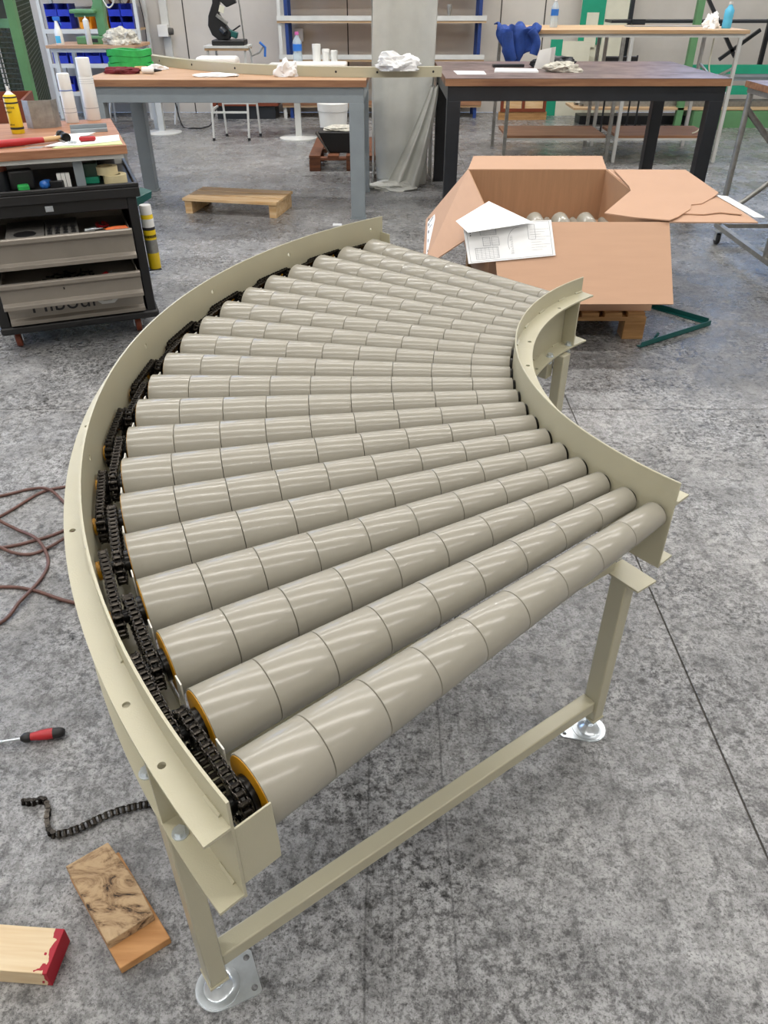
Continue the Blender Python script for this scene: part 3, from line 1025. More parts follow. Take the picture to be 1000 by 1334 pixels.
# technical drawings on the front flap
def drawing_sheet(name, P, label, lines):
    o = MB().slab4(P, 0.0008).build(name, M['paper'], smooth=0)
    c = sum((Vector(p) for p in P), Vector()) / 4
    for v in o.data.vertices:
        v.co -= c
    o.location = c
    tag(o, label, 'paper')
    A_, B_, C_, D_ = [Vector(p) - c for p in P]
    nrm = (B_ - A_).cross(C_ - A_).normalized()
    def uv(u, v, off=0.0006):
        return (A_ * (1 - u) + B_ * u) * (1 - v) + (D_ * (1 - u) + C_ * u) * v + nrm * off
    if lines:
        mb = MB()
        def ln(u0, v0, u1, v1, w=0.003):
            d = Vector((u1 - u0, v1 - v0)).normalized()
            px, py = -d.y * w, d.x * w * 1.6
            mb.slab4([uv(u0 - px, v0 - py), uv(u1 - px, v1 - py), uv(u1 + px, v1 + py), uv(u0 + px, v0 + py)], 0.0003)
        for fr in lines:
            ln(*fr)
        mb.build('drawing_print', M['ink'], o, smooth=0)
        k = MB()
        k.slab4([uv(0.06, 0.86), uv(0.075, 0.86), uv(0.075, 0.91), uv(0.06, 0.91)], 0.0003)
        for j in range(3):
            k.slab4([uv(0.063, 0.79 - j * 0.06), uv(0.073, 0.79 - j * 0.06), uv(0.073, 0.82 - j * 0.06), uv(0.063, 0.82 - j * 0.06)], 0.0003)
        k.build('stamp_print', M['inkdark'], o, smooth=0)
    return o
L = []
for (u0, u1, v0, v1) in ((0.03, 0.97, 0.03, 0.97), (0.18, 0.36, 0.68, 0.93), (0.2, 0.28, 0.40, 0.62), (0.3, 0.38, 0.40, 0.62), (0.1, 0.36, 0.08, 0.36), (0.72, 0.8, 0.5, 0.9)):
    L += [(u0, v0, u1, v0, 0.0018), (u0, v1, u1, v1, 0.0018), (u0, v0, u0, v1, 0.0018), (u1, v0, u1, v1, 0.0018)]
for j in range(6):
    L.append((0.1, 0.12 + j * 0.045, 0.36, 0.12 + j * 0.045, 0.001))
    L.append((0.12 + j * 0.045, 0.08, 0.12 + j * 0.045, 0.36, 0.001))
    L.append((0.19, 0.42 + j * 0.035, 0.38, 0.42 + j * 0.035, 0.0012))
    L.append((0.18, 0.7 + j * 0.04, 0.36, 0.7 + j * 0.04, 0.001))
for j in range(14):
    a = R(-20 + 8 * j); b = R(-12 + 8 * j)
    L.append((0.62 - 0.14 * math.cos(a), 0.42 + 0.42 * math.sin(a), 0.62 - 0.14 * math.cos(b), 0.42 + 0.42 * math.sin(b), 0.002))
    L.append((0.5 + 0.004 * j % 0.02, 0.15 + 0.035 * j, 0.535, 0.16 + 0.035 * j, 0.0022))
for j in range(9):
    L.append((0.74, 0.2 + 0.07 * j, 0.86 + 0.05 * (j % 3), 0.2 + 0.07 * j, 0.0012))
drawing_sheet('technical_drawing', [(0.406, 3.647, 0.444), (0.826, 3.678, 0.475), (0.815, 3.825, 0.602), (0.382, 3.807, 0.590)],
              'white technical drawing sheet hanging over the front flap of the box', L)
drawing_sheet('technical_drawing', [(0.40, 3.70, 0.575), (0.72, 3.77, 0.6045), (0.552, 4.19, 0.607), (0.353, 3.855, 0.590)],
              'second drawing sheet beneath the first, its corner over the box opening', [(0.45, 0.45, 0.75, 0.8, 0.002), (0.3, 0.6, 0.5, 0.85, 0.002)])

# ================================================================== TOOL CABINET (rotated 21 deg)
tcab = thing('tool_cabinet', 'black tool cabinet on castors with open grey drawers and wooden worktop', 'cabinet', (-1.205, 3.88, 0), 21)
CW, CD = 0.76, 0.60
MB().bx(-0.045, 0, 0.0, CD, 0.13, 0.70).bx(-CW, -CW + 0.05, 0.0, CD, 0.13, 0.70).bx(-CW + .05, -0.045, CD - 0.02, CD, 0.13, 0.70)\
    .bx(-CW + .05, -0.045, 0.0, CD - .02, 0.13, 0.145).bx(-CW + .05, -0.045, 0.0, 0.03, 0.645, 0.70).build('body', M['blackplastic'], tcab, bevel=0.004)
MB().bx(-CW - 0.005, 0.012, -0.012, CD, 0.095, 0.135).build('base_moulding', M['blackplastic'], tcab, bevel=0.012, seg=3)
tr = MB()
tr.bx(-CW - 0.01, 0.02, -0.02, 0.86, 0.70, 0.745)
for a in ((-CW - 0.01, 0.02, -0.02, 0.0), (-CW - 0.01, 0.02, 0.84, 0.86)):
    tr.bx(*a, 0.745, 0.765)
tr.bx(0.0, 0.02, 0.0, 0.84, 0.745, 0.765).bx(-CW - 0.01, -CW + 0.01, 0.0, 0.84, 0.745, 0.765)
tr.build('tray', M['blackplastic'], tcab, bevel=0.005, seg=3)
MB().bx(-0.42, -0.385, -0.003, 0.0, 0.662, 0.687).cyl((-0.4025, -0.008, 0.674), (-0.4025, -0.003, 0.674), 0.009).build('lock', M['zinc'], tcab)
for x in (-0.235, -0.72):
    for y in (0.10, 0.72):
        MB().bx(x - 0.022, x + 0.022, y - 0.015, y + 0.015, 0.745, 0.882).build('post', M['greypaint'], tcab, bevel=0.001)
o = MB().bx(-CW - 0.05, 0.0, 0.04, 0.96, 0.882, 0.92).build('worktop', M['worktop'], tcab, bevel=0.002)
MB().bx(-CW - 0.03, -0.02, 0.055, 0.075, 0.862, 0.882).build('worktop_rail', M['whitepaint'], tcab)
MB().bx(-CW + 0.02, 0.0, CD, CD + 0.012, 0.745, 0.86).build('back_panel', M['whitepaint'], tcab)
def drawer(z0, z1, out, fz):
    d = MB()
    x0, x1 = -CW + 0.055, -0.055
    # profiled front: lip, recessed face, lip
    h = z1 - z0
    pr = [(0, z0), (-0.022, z0), (-0.022, z0 + 0.018), (-0.006, z0 + 0.03), (-0.006, z1 - 0.034), (-0.024, z1 - 0.022), (-0.024, z1 - 0.004), (-0.018, z1), (0, z1)]
    m = Matrix(((0, 0, 1, x0), (1, 0, 0, -out), (0, 1, 0, 0), (0, 0, 0, 1)))
    d.prism(pr, x1 - x0, m)
    o = d.build('drawer', M['drawer'], tcab, smooth=20, bevel=0.0015)
    b = MB()
    y0, y1 = -out, -out + 0.5
    b.bx(x0 + 0.006, x1 - 0.006, y0, y1, fz - 0.004, fz)
    b.bx(x0 + 0.006, x0 + 0.01, y0, y1, fz, z1 - 0.02).bx(x1 - 0.01, x1 - 0.006, y0, y1, fz, z1 - 0.02)
    b.bx(x0 + 0.01, x1 - 0.01, y1 - 0.004, y1, fz, z1 - 0.02)
    b.build('drawer_tray', M['drawer'] if out > 0.05 else M['blackplastic'], o, smooth=0)
    return o
d1 = drawer(0.445, 0.585, 0.115, 0.535)
d2 = drawer(0.262, 0.385, 0.125, 0.325)
d3 = drawer(0.145, 0.257, 0.004, 0.161)
# lettering on the bottom drawer (mostly hidden by the drawer above)
def text(body, size, name, m, parent, loc, rot, depth=0.0006):
    cu = bpy.data.curves.new(name, 'FONT')
    cu.body = body
    cu.size = size
    cu.extrude = depth
    cu.align_x = 'LEFT'
    t = bpy.data.objects.new(name, cu)
    COL.objects.link(t)
    bpy.context.view_layer.update()
    me = bpy.data.meshes.new_from_object(t.evaluated_get(bpy.context.evaluated_depsgraph_get()))
    bpy.data.objects.remove(t)
    me.materials.clear()
    me.materials.append(m)
    o = link(name, me, parent)
    o.location = loc
    o.rotation_euler = rot
    return o
text('Hibour', 0.115, 'lettering', M['inkdark'], d3, (-0.60, -0.0108, 0.196), (R(90), 0, 0))
MB().slab4([(-0.300, -0.0115, 0.235), (-0.260, -0.0115, 0.20), (-0.200, -0.0115, 0.20), (-0.160, -0.0115, 0.235), (-0.180, -0.0115, 0.238), (-0.210, -0.0115, 0.215), (-0.250, -0.0115, 0.215), (-0.280, -0.0115, 0.238)], 0.0006).build('emblem', M['whitepaint'], d3, smooth=0)
# castors
for x, y in ((-0.10, 0.09), (-CW + 0.06, 0.09), (-0.10, CD - 0.09), (-CW + 0.06, CD - 0.09)):
    c = MB().bx(x - 0.035, x + 0.035, y - 0.035, y + 0.035, 0.088, 0.095).bx(x - 0.022, x - 0.018, y - 0.022, y + 0.022, 0.035, 0.088).bx(x + 0.018, x + 0.022, y - 0.022, y + 0.022, 0.035, 0.088).build('castor', M['zinc'], tcab)
    MB().prof((x - 0.014, y, 0.044), (x + 0.014, y, 0.044), [(0, 0.04), (0.004, 0.044), (0.024, 0.044), (0.028, 0.04)], 24).build('wheel', M['brown'], c)
# side holder rail
MB().bx(0.0, 0.006, 0.22, 0.50, 0.22, 0.66).bx(0.0, 0.085, 0.27, 0.33, 0.255, 0.261).build('side_holder', M['blackpaint'], tcab)

CM = Matrix.Translation((-1.205, 3.88, 0)) @ Matrix.Rotation(R(21), 4, 'Z')
def cw(x, y, z):
    return tuple(CM @ Vector((x, y, z)))

def can(label, loc, r, h, body, capm, band=None, cap_h=0.04, cap_r=None, nozzle=False, cat='spray can', rot=None, name='spray_can'):
    t = thing(name, label, cat, loc)
    if rot: t.rotation_euler = rot
    hb = h - cap_h
    MB().prof((0, 0, 0), (0, 0, 1), [(0, r * 0.93), (0.004, r), (hb - 0.012, r), (hb - 0.004, r * 0.88), (hb, r * 0.7)], 28).build('can_body', body, t)
    if nozzle:
        MB().prof((0, 0, 0), (0, 0, 1), [(hb, r * 0.72), (hb + 0.006, r * 0.5), (hb + 0.012, r * 0.3), (hb + 0.014, 0.007), (h, 0.006)], 20).build('nozzle', capm, t)
    else:
        cr = cap_r or r * 0.97
        MB().prof((0, 0, 0), (0, 0, 1), [(hb - 0.006, cr), (h - 0.004, cr * 0.98), (h, cr * 0.92)], 28).build('cap', capm, t)
    if band:
        for (z0, z1, m) in band:
            MB().prof((0, 0, 0), (0, 0, 1), [(z0, r + 0.0006), (z1, r + 0.0006)], 28).build('label_band', m, t)
    return t
zt = 0.92
yc = can('yellow spray can with black lettering on the cabinet worktop', (-1.865, 4.26, zt), 0.032, 0.21, M['yellowcan'], M['white'], [(0.135, 0.142, M['inkdark']), (0.02, 0.03, M['inkdark']), (0.160, 0.166, M['inkdark'])], 0.035, nozzle=True)
for (tx, zz, sz) in (('SILICONE', 0.115, 0.012), ('SPRAY', 0.095, 0.012)):
    text(tx, sz, 'lettering', M['inkdark'], yc, (-0.026, -0.0325, zz), (R(90), 0, 0))
text('500 ml', 0.009, 'lettering', M['inkdark'], yc, (-0.02, -0.0325, 0.04), (R(90), 0, 0))
can('white spray can with blue ring, left of the taller one', (-1.71, 4.62, zt), 0.034, 0.235, M['white'], M['white'], [(0.155, 0.158, M['bluepl']), (0.05, 0.052, M['ink']), (0.07, 0.071, M['ink'])], 0.075)
can('tallest white spray can with grey print at the back of the worktop', (-1.625, 4.72, zt), 0.038, 0.30, M['white'], M['white'], [(0.20, 0.201, M['ink']), (0.19, 0.191, M['ink']), (0.18, 0.181, M['ink']), (0.06, 0.062, M['ink'])], 0.08)
# folded aluminium bracket
ab = MB()
ab.slab4([(-0.055, 0, 0), (0.055, 0, 0), (0.055, 0, 0.13), (-0.055, 0, 0.13)], 0.003)
ab.slab4([(0.055, 0.0, 0), (0.085, 0.04, 0), (0.085, 0.04, 0.13), (0.055, 0.0, 0.13)], 0.003)
ab.slab4([(-0.085, 0.04, 0), (-0.055, 0.0, 0), (-0.055, 0.0, 0.13), (-0.085, 0.04, 0.13)], 0.003)
o = ab.build('metal_bracket', M['galv'], smooth=0)
place(o, (-1.79, 4.42, zt), 20)
tag(o, 'folded bare metal bracket standing beside the yellow spray can', 'bracket')
# papers
def paper(label, corners, z, m=M['paper'], name='paper_sheet', cat='paper', t=0.0012, curl=0.0):
    n = len(corners)
    cx = sum(p[0] for p in corners) / n; cy = sum(p[1] for p in corners) / n
    o = MB().prism([(p[0] - cx, p[1] - cy) for p in corners], t).build(name, m, smooth=0)
    o.location = (cx, cy, z)
    return tag(o, label, cat)
def cl(*pts):
    return [(cw(x, y, 0)[0], cw(x, y, 0)[1]) for x, y in pts]
paper('pale green folder at the front right edge of the cabinet worktop', cl((-0.33, 0.06), (-0.015, 0.06), (-0.015, 0.25), (-0.25, 0.22)), zt, M['papergreen'], 'folder', 'folder', 0.003)
paper('white papers spread on top of the green folder', cl((-0.36, 0.10), (-0.20, 0.08), (-0.02, 0.14), (-0.01, 0.31), (-0.25, 0.25)), zt + 0.0035, t=0.004)
paper('loose white sheet between the spray cans and the folder', cl((-0.42, 0.24), (-0.2, 0.30), (-0.1, 0.50), (-0.3, 0.46)), zt + 0.0002, t=0.0008)
paper('thin metal scraper plate lying near the worktop edge', cl((-0.47, 0.10), (-0.38, 0.09), (-0.35, 0.15), (-0.42, 0.15)), zt, M['galv'], 'scraper', 'scraper', 0.001)
# mallet: red grip, wooden shaft, steel head
ml = thing('hammer', 'hammer with red grip and wooden shaft lying across the papers', 'hammer', cw(-0.56, 0.16, zt), 35)
MB().prof((0, 0, 0.018), (1, 0, 0.018), [(0, 0.01), (0.004, 0.0165), (0.1, 0.0165), (0.2, 0.0125), (0.205, 0.0125)], 18).build('grip', M['red'], ml)
MB().prof((0, 0, 0.018), (1, 0, 0.02), [(0.2, 0.012), (0.24, 0.0125), (0.31, 0.0105)], 16).build('shaft', M['softwood'], ml)
MB().prof((0.30, -0.05, 0.024), (0.30, 0.06, 0.024), [(0, 0.019), (0.003, 0.021), (0.025, 0.021), (0.03, 0.014), (0.08, 0.014), (0.085, 0.021), (0.107, 0.021), (0.11, 0.018)], 20).build('head', M['black_steel'], ml)
kn = thing('pocket_knife', 'red handled pocket knife on the papers beside the hammer head', 'knife', cw(-0.165, 0.16, zt + 0.0078), 24)
MB().prof((-0.038, 0, 0.012), (0.038, 0, 0.012), [(0, 0.006), (0.008, 0.0115), (0.068, 0.0115), (0.076, 0.006)], 16).build('handle', M['red'], kn)
MB().bx(-0.03, 0.03, -0.002, 0.002, 0.022, 0.026).build('blade', M['zinc'], kn)
for i, (x, y, a, lab) in enumerate(((-0.25, 0.12, 60, 'small hex screw nearest the worktop front edge on the papers'), (-0.235, 0.135, 10, 'small hex screw just behind the front one on the papers'), (-0.225, 0.115, 100, 'small hex screw pointing towards the pocket knife'))):
    t = thing('screw', lab, 'screw', cw(x, y, zt + 0.0078), a, 'screws on the papers')
    MB().cyl((0, 0, 0.006), (0.02, 0, 0.004), 0.003, 8).build('thread', M['zinc'], t)
    MB().cyl((-0.006, 0, 0.006), (0, 0, 0.006), 0.006, 6).build('head', M['zinc'], t)
pc = thing('pen', 'slim metal pen leaning on the papers behind the screws', 'pen', cw(-0.27, 0.15, zt + 0.0078), 130)
MB().cyl((0, 0, 0.005), (0.10, 0, 0.005), 0.0035, 8).build('barrel', M['galv'], pc)
MB().cyl((0.10, 0, 0.005), (0.112, 0, 0.005), 0.003, 8, 0.001).build('tip', M['black_steel'], pc)
o = MB().bx(-0.09, 0.09, -0.02, 0.02, 0, 0.016).bx(-0.09, 0.09, 0.012, 0.02, 0.016, 0.035).build('metal_profile', M['greypaint'], bevel=0.001)
place(o, cw(-0.14, 0.50, zt), 18); tag(o, 'short grey metal profile lying behind the papers on the worktop', 'metal profile')

# tray contents
zb = 0.7455
def roll(label, loc, r, h, m, rz=0, group=None, ri=0.03):
    t = MB().prof((0, 0, 0), (0, 0, 1), [(0, ri), (0, r), (h, r), (h, ri), (0.0001, ri)], 32, cap=False).build('tape_roll', m)
    place(t, loc)
    return tag(t, label, 'tape', group)
roll('cream masking tape roll at the bottom of the pair in the tray', cw(-0.075, 0.12, zb), 0.056, 0.038, M['tape'])
roll('cream masking tape roll on top of the pair in the tray', cw(-0.105, 0.135, zb + 0.0385), 0.05, 0.036, M['tape'])
roll('black tape roll lying behind the cream tape rolls', cw(-0.12, 0.28, zb), 0.065, 0.10, M['blackplastic'])
t = thing('parts_box', 'translucent green parts box in the tray beside the tape rolls', 'box', cw(-0.195, 0.18, zb), 21 - 5)
MB().bx(-0.03, 0.05, -0.05, 0.05, 0, 0.03).build('tray_base', M['teal'], t, bevel=0.003)
MB().bx(-0.03, 0.05, -0.05, 0.05, 0.0305, 0.09).build('lid', mat('smoked_green', '2d4a3c', 0.3), t, bevel=0.003)
t = thing('tin', 'round tin with rusty orange rim at the left end of the tray', 'tin', cw(-0.60, 0.14, zb))
MB().prof((0, 0, 0), (0, 0, 1), [(0, 0.05), (0.085, 0.05), (0.085, 0.046)], 28).build('body', M['blackpaint'], t)
MB().prof((0, 0, 0), (0, 0, 1), [(0.0855, 0.051), (0.11, 0.052), (0.112, 0.045)], 28).build('rim', M['brown'], t)
for j in range(6):
    MB().bx(-0.035 + j * 0.012, -0.03 + j * 0.012, -0.0512, -0.0505, 0.02, 0.075).build('label_print', M['whitepaint'], t, smooth=0) if abs(-0.0325 + j * 0.012) < 0.004 else None
t = thing('glue_gun', 'black tool with green tip lying in the tray', 'tool', cw(-0.50, 0.11, zb), 30)
MB().bx(-0.05, 0.06, -0.02, 0.03, 0.0, 0.09).build('housing', M['blackplastic'], t, bevel=0.012, seg=3)
MB().bx(-0.025, 0.025, -0.06, -0.021, 0.0, 0.03).build('tip', M['greenbright'], t, bevel=0.006)
t = thing('grease_nozzle', 'round blue capped nozzle lying in the tray', 'tool', cw(-0.40, 0.08, zb), 0)
MB().prof((0.0, -0.02, 0.021), (0, 0.06, 0.021), [(0, 0.008), (0.01, 0.02), (0.04, 0.02), (0.08, 0.012)], 18).build('cap', M['bluepl'], t)
MB().bx(0.02, 0.08, 0.01, 0.04, 0, 0.035).build('holder', M['blackplastic'], t, bevel=0.004)
for k, dx in enumerate((-0.33, -0.31, -0.29)):
    o = MB().bx(-0.009, 0.009, -0.015, 0.015, 0, 0.062).build('sticker_box', M['white'], bevel=0.001)
    place(o, cw(dx, 0.10, zb), 21); tag(o, ('left', 'middle', 'right')[k] + 'most of three small white cartons behind the tray lip', 'carton', 'white cartons in the tray')

# drawer contents
zd = 0.5355
o = MB().bx(-0.075, 0.075, -0.16, 0.16, 0, 0.04).build('foam_insert', M['foam'])
for i in range(3):
    for j in range(3):
        pass
place(o, cw(-0.37, 0.07, zd), 21); tag(o, 'grey foam insert with black wrench cutouts in the top drawer', 'foam insert')
for i in range(4):
    for j in range(3):
        x, y = -0.055 + i * 0.036, -0.12 + j * 0.05
        MB().bx(x - 0.011, x + 0.011, y - 0.018, y + 0.018, 0.0402, 0.0412).bx(x - 0.004, x + 0.004, y + 0.018, y + 0.032, 0.0402, 0.0412).build('cutout', M['blackplastic'], o, smooth=0)
o = MB().bx(-0.085, 0.085, -0.16, 0.16, 0, 0.04).build('foam_insert', M['foam'])
place(o, cw(-0.535, 0.07, zd), 21); tag(o, 'grey foam insert with a round recess in the top drawer', 'foam insert')
MB().prof((0.0, -0.09, 0), (0, -0.09, 1), [(0.0402, 0.05), (0.0415, 0.05)], 28).build('recess', M['blackplastic'], o)
def pliers(label, x, y, rz, m, z=None, L=0.07):
    t = thing('pliers', label, 'pliers', cw(x, y, z or zd), rz + 21, 'hand tools in the top drawer')
    for s in (-1, 1):
        MB().tube(spline([(0, s * 0.002, 0.012), (0.03, s * 0.02, 0.012), (0.07, s * 0.022, 0.012), (0.10, s * 0.014, 0.012)], 6), 0.0085, 8).build('handle', m, t)
        MB().tube([(0.004, s * 0.003, 0.012), (-0.02, s * 0.009, 0.012), (-0.05, s * 0.002, 0.012)], 0.005, 8).build('jaw', M['black_steel'], t)
pliers('orange handled pliers at the front of the top drawer, left one', -0.23, -0.05, -20, M['orange'])
pliers('orange handled pliers at the front of the top drawer, right one', -0.17, -0.055, 5, M['orange'], zd + 0.021)
pliers('orange handled pliers lying deeper in the top drawer', -0.19, 0.0, 30, M['orange'])
pliers('red handled pliers at the back of the top drawer', -0.17, 0.09, 100, M['red'], zd)
for i, (x, y, a, lab) in enumerate(((-0.10, -0.04, 70, 'black handled driver near the right wall of the top drawer'), (-0.125, -0.02, 80, 'black handled driver beside the rightmost one in the top drawer'), (-0.27, 0.06, 40, 'bright steel bit driver behind the orange pliers'))):
    t = thing('driver', lab, 'screwdriver', cw(x, y, zd), a, 'drivers in the top drawer')
    MB().prof((0, 0, 0.012), (1, 0, 0.012), [(0, 0.006), (0.005, 0.01), (0.06, 0.01), (0.065, 0.004)], 12).build('handle', M['blackplastic'] if i < 2 else M['zinc'], t)
    MB().cyl((0.06, 0, 0.012), (0.13, 0, 0.008), 0.003, 8).build('blade', M['zinc'], t)
zd2 = 0.3255
t = thing('driver', 'red handled driver lying in the lower open drawer', 'screwdriver', cw(-0.24, -0.03, zd2), 21 + 60)
MB().prof((0, 0, 0.014), (1, 0, 0.014), [(0, 0.008), (0.005, 0.0135), (0.06, 0.0135), (0.065, 0.004)], 12).build('handle', M['red'], t)
MB().cyl((0.06, 0, 0.014), (0.12, 0, 0.008), 0.003, 8).build('blade', M['zinc'], t)
o = MB()
for i in range(46):
    x, y = random.uniform(-0.59, -0.28), random.uniform(-0.10, 0.12)
    a = random.uniform(0, PI); l_ = random.uniform(0.015, 0.05)
    o.bar((x - l_ * math.cos(a), y - l_ * math.sin(a), 0.004 + 0.012 * random.random()), (x + l_ * math.cos(a), y + l_ * math.sin(a), 0.004 + 0.02 * random.random()), 0.006, 0.006)
o = o.build('loose_hardware', M['black_steel'], smooth=0)
o.location = (-1.205, 3.88, zd2); o.rotation_euler = (0, 0, R(21))
tag(o, 'heap of dark loose bits and keys in the lower open drawer', 'hardware', kind='stuff')

# cans on the side holder
can('white and yellow spray can held on the side of the tool cabinet', cw(0.055, 0.30, 0.2613), 0.032, 0.33, M['yellowcan'], M['white'],
    [(0.085, 0.155, M['galv']), (0.155, 0.205, M['yellowcan']), (0.165, 0.18, M['inkdark']), (0.205, 0.22, M['inkdark']), (0.22, 0.262, M['white'])], 0.04)
t = thing('dustpan_scoop', 'dark teal plastic scoop hanging on the side of the tool cabinet', 'scoop', cw(0.012, 0.40, 0.60), 21)
MB().prism([(0, -0.05), (0.09, 0.0), (0.10, 0.05), (0.05, 0.075), (0, 0.03)], 0.004, Matrix.Rotation(R(35), 4, 'X')).build('pan', M['tealdark'], t)
MB().slab4([(0, -0.05, -0.03), (0.09, 0.0, 0.0), (0.10, 0.0, 0.035), (0, -0.05, 0.012)], 0.003).build('rim', M['tealdark'], t, smooth=0)
MB().cyl((-0.006, 0.0, -0.02), (0.02, 0.0, -0.02), 0.008).build('hook', M['galv'], t)

# ================================================================== BENCHES
def bench(name, label, x0, x1, y0, y1, ztop, ttop, leg, apron, mleg, mtop, medge, rz=0):
    cx, cy = (x0 + x1) / 2, (y0 + y1) / 2
    t = thing(name, label, 'workbench', (cx, cy, 0), rz)
    w, d = (x1 - x0) / 2, (y1 - y0) / 2
    MB().bx(-w, w, -d, d, ztop - 0.002 - ttop * 0, ztop).bx(-w + .001, w - .001, -d + .001, d - .001, ztop - 0.004, ztop - 0.002).build('top_surface', mtop, t, smooth=0)
    MB().bx(-w, w, -d, d, ztop - ttop, ztop - 0.004).build('bench_board', medge, t, smooth=0)
    li = 0.02
    for sx in (-1, 1):
        for sy in (-1, 1):
            x, y = sx * (w - li - leg[0] / 2), sy * (d - li - leg[1] / 2)
            o = MB().bx(x - leg[0] / 2, x + leg[0] / 2, y - leg[1] / 2, y + leg[1] / 2, 0.012, ztop - ttop - apron).build('leg', mleg, t, bevel=0.003)
            MB().bx(x - leg[0] / 2 - .006, x + leg[0] / 2 + .006, y - leg[1] / 2 - .006, y + leg[1] / 2 + .006, 0, 0.012).build('foot_pad', mleg, o)
    for sy in (-1, 1):
        y = sy * (d - li - leg[1] / 2)
        MB().bx(-w + li, w - li, y - leg[1] / 2, y + leg[1] / 2, ztop - ttop - apron, ztop - ttop).build('apron', mleg, t, bevel=0.002)
    for sx in (-1, 1):
        x = sx * (w - li - leg[0] / 2)
        MB().bx(x - leg[0] / 2, x + leg[0] / 2, -d + li + leg[1], d - li - leg[1], ztop - ttop - apron, ztop - ttop).build('apron', mleg, t, bevel=0.002)
    return t
bench('workbench', 'grey painted steel workbench with light brown wooden top', -2.20, -0.12, 6.27, 7.37, 0.972, 0.045, (0.11, 0.10), 0.105, M['greypaint'], M['benchwood'], M['edgewood'], -1.0)
bench('workbench', 'black steel workbench with greasy dark brown top', 0.452, 2.55, 6.34, 7.80, 0.975, 0.05, (0.10, 0.10), 0.10, M['blackpaint'], M['benchdark'], M['edgewood'])

# curved rail section on the grey bench
zb2 = 0.973
cr = [(-2.16, 7.80), (-1.95, 7.48), (-1.63, 7.12), (-1.15, 6.74), (-0.57, 6.50), (-0.05, 6.42), (0.43, 6.47)]
cpath = spline([(x, y, 0) for x, y in cr], 10)
def sweep(path, prof, closed_prof=True):
    mb = MB()
    rings = []
    for i, p in enumerate(path):
        t_ = (path[min(i + 1, len(path) - 1)] - path[max(i - 1, 0)]).normalized()
        nrm = Vector((t_.y, -t_.x, 0))
        rings.append([mb.bm.verts.new(p + nrm * a + Vector((0, 0, b))) for a, b in prof])
    n_ = len(prof)
    for a, b in zip(rings, rings[1:]):
        for i in range(n_):
            j = (i + 1) % n_
            mb.bm.faces.new((a[i], a[j], b[j], b[i]))
    mb.bm.faces.new(rings[0][::-1]); mb.bm.faces.new(rings[-1])
    return mb
rc = thing('curved_rail', 'long curved cream metal rail lying on the grey workbench', 'metal rail', (0, 0, zb2))
sweep(cpath, [(0, 0), (0.004, 0), (0.004, 0.066), (-0.06, 0.066), (-0.06, 0.0), (-0.056, 0.0), (-0.056, 0.062), (0, 0.062)]).build('rail_channel', M['frame'], rc, smooth=30)
for i in (12, 22, 30, 38, 44, 50, 58):
    p = cpath[i]; t_ = (cpath[min(i + 1, 60)] - cpath[i - 1]).normalized(); nrm = Vector((t_.y, -t_.x, 0))
    a = p + nrm * 0.0042 + Vector((0, 0, 0.035))
    MB().cyl(a, a + nrm * 0.001, 0.008, 12).build('bolt_hole', M['inkdark'], rc)
# crumpled tissue / film
def crumple(name, label, cat, loc, size, m, seed, n=14, amp=0.35, rz=0, flat=0.25):
    rnd = random.Random(seed)
    mb = MB()
    bmesh.ops.create_icosphere(mb.bm, subdivisions=4, radius=1)
    o3 = Vector((seed * 3.1, seed * 1.7, seed * 0.9))
    for v in mb.bm.verts:
        c = v.co.copy()
        k = 1 + amp * 0.7 * mnoise.noise(c * 1.6 + o3) + amp * 0.45 * (0.5 - abs(mnoise.noise(c * 3.7 + o3))) + amp * 0.2 * mnoise.noise(c * 9 + o3)
        v.co = Vector((c.x * k * size[0], c.y * k * size[1], max(-0.3, c.z * k) * size[2]))
    zmin = min(v.co.z for v in mb.bm.verts)
    for v in mb.bm.verts:
        v.co.z -= zmin
    o = mb.build(name, m, smooth=25)
    o.location = loc
    o.rotation_euler = (0, 0, R(rz))
    return tag(o, label, cat)
crumple('crumpled_paper', 'white crumpled film wrapped over the rail where it leaves the grey bench', 'paper', (0.10, 6.40, 1.02), (0.13, 0.07, 0.075), M['paper'], 3, amp=0.9)
crumple('crumpled_paper', 'torn white paper scrap on the rail in the middle of the grey bench', 'paper', (-0.73, 6.50, 0.9735), (0.07, 0.045, 0.07), M['paper'], 5, amp=0.9)
crumple('crumpled_paper', 'flat white paper napkin on the front edge of the grey bench', 'paper', (-1.26, 6.50, 0.9735), (0.15, 0.06, 0.018), M['paper'], 8, amp=0.4)
crumple('rag', 'small white cloth scrap beside the left end of the curved rail', 'cloth', (-1.84, 7.05, 0.9735), (0.07, 0.035, 0.025), M['paper'], 9, amp=0.7)
# items at the left end of the grey bench
gs = thing('strap_roll', 'bundle of bright green lifting strap on the grey workbench', 'strap', (-2.06, 7.12, 0.9735), 8)
for i, (r, z) in enumerate(((0.16, 0.0), (0.15, 0.045), (0.158, 0.09))):
    pts = [(r * math.cos(a) * 1.05, r * math.sin(a) * 0.5, z + 0.024 + 0.006 * math.sin(3 * a + i)) for a in [2 * PI * k / 40 for k in range(40)]]
    mb = MB()
    rings = []
    for k, p in enumerate(pts):
        a = 2 * PI * k / 40
        nx, ny = math.cos(a), math.sin(a)
        rings.append([mb.bm.verts.new((p[0] + nx * dx, p[1] + ny * dx, p[2] + dz)) for dx, dz in ((-0.02, -0.022), (0.012, -0.022), (0.012, 0.022), (-0.02, 0.022))])
    for k in range(40):
        a, b = rings[k], rings[(k + 1) % 40]
        for q_ in range(4):
            mb.bm.faces.new((a[q_], a[(q_ + 1) % 4], b[(q_ + 1) % 4], b[q_]))
    mb.build('strap_loop', M['greenbright'], gs, smooth=50)
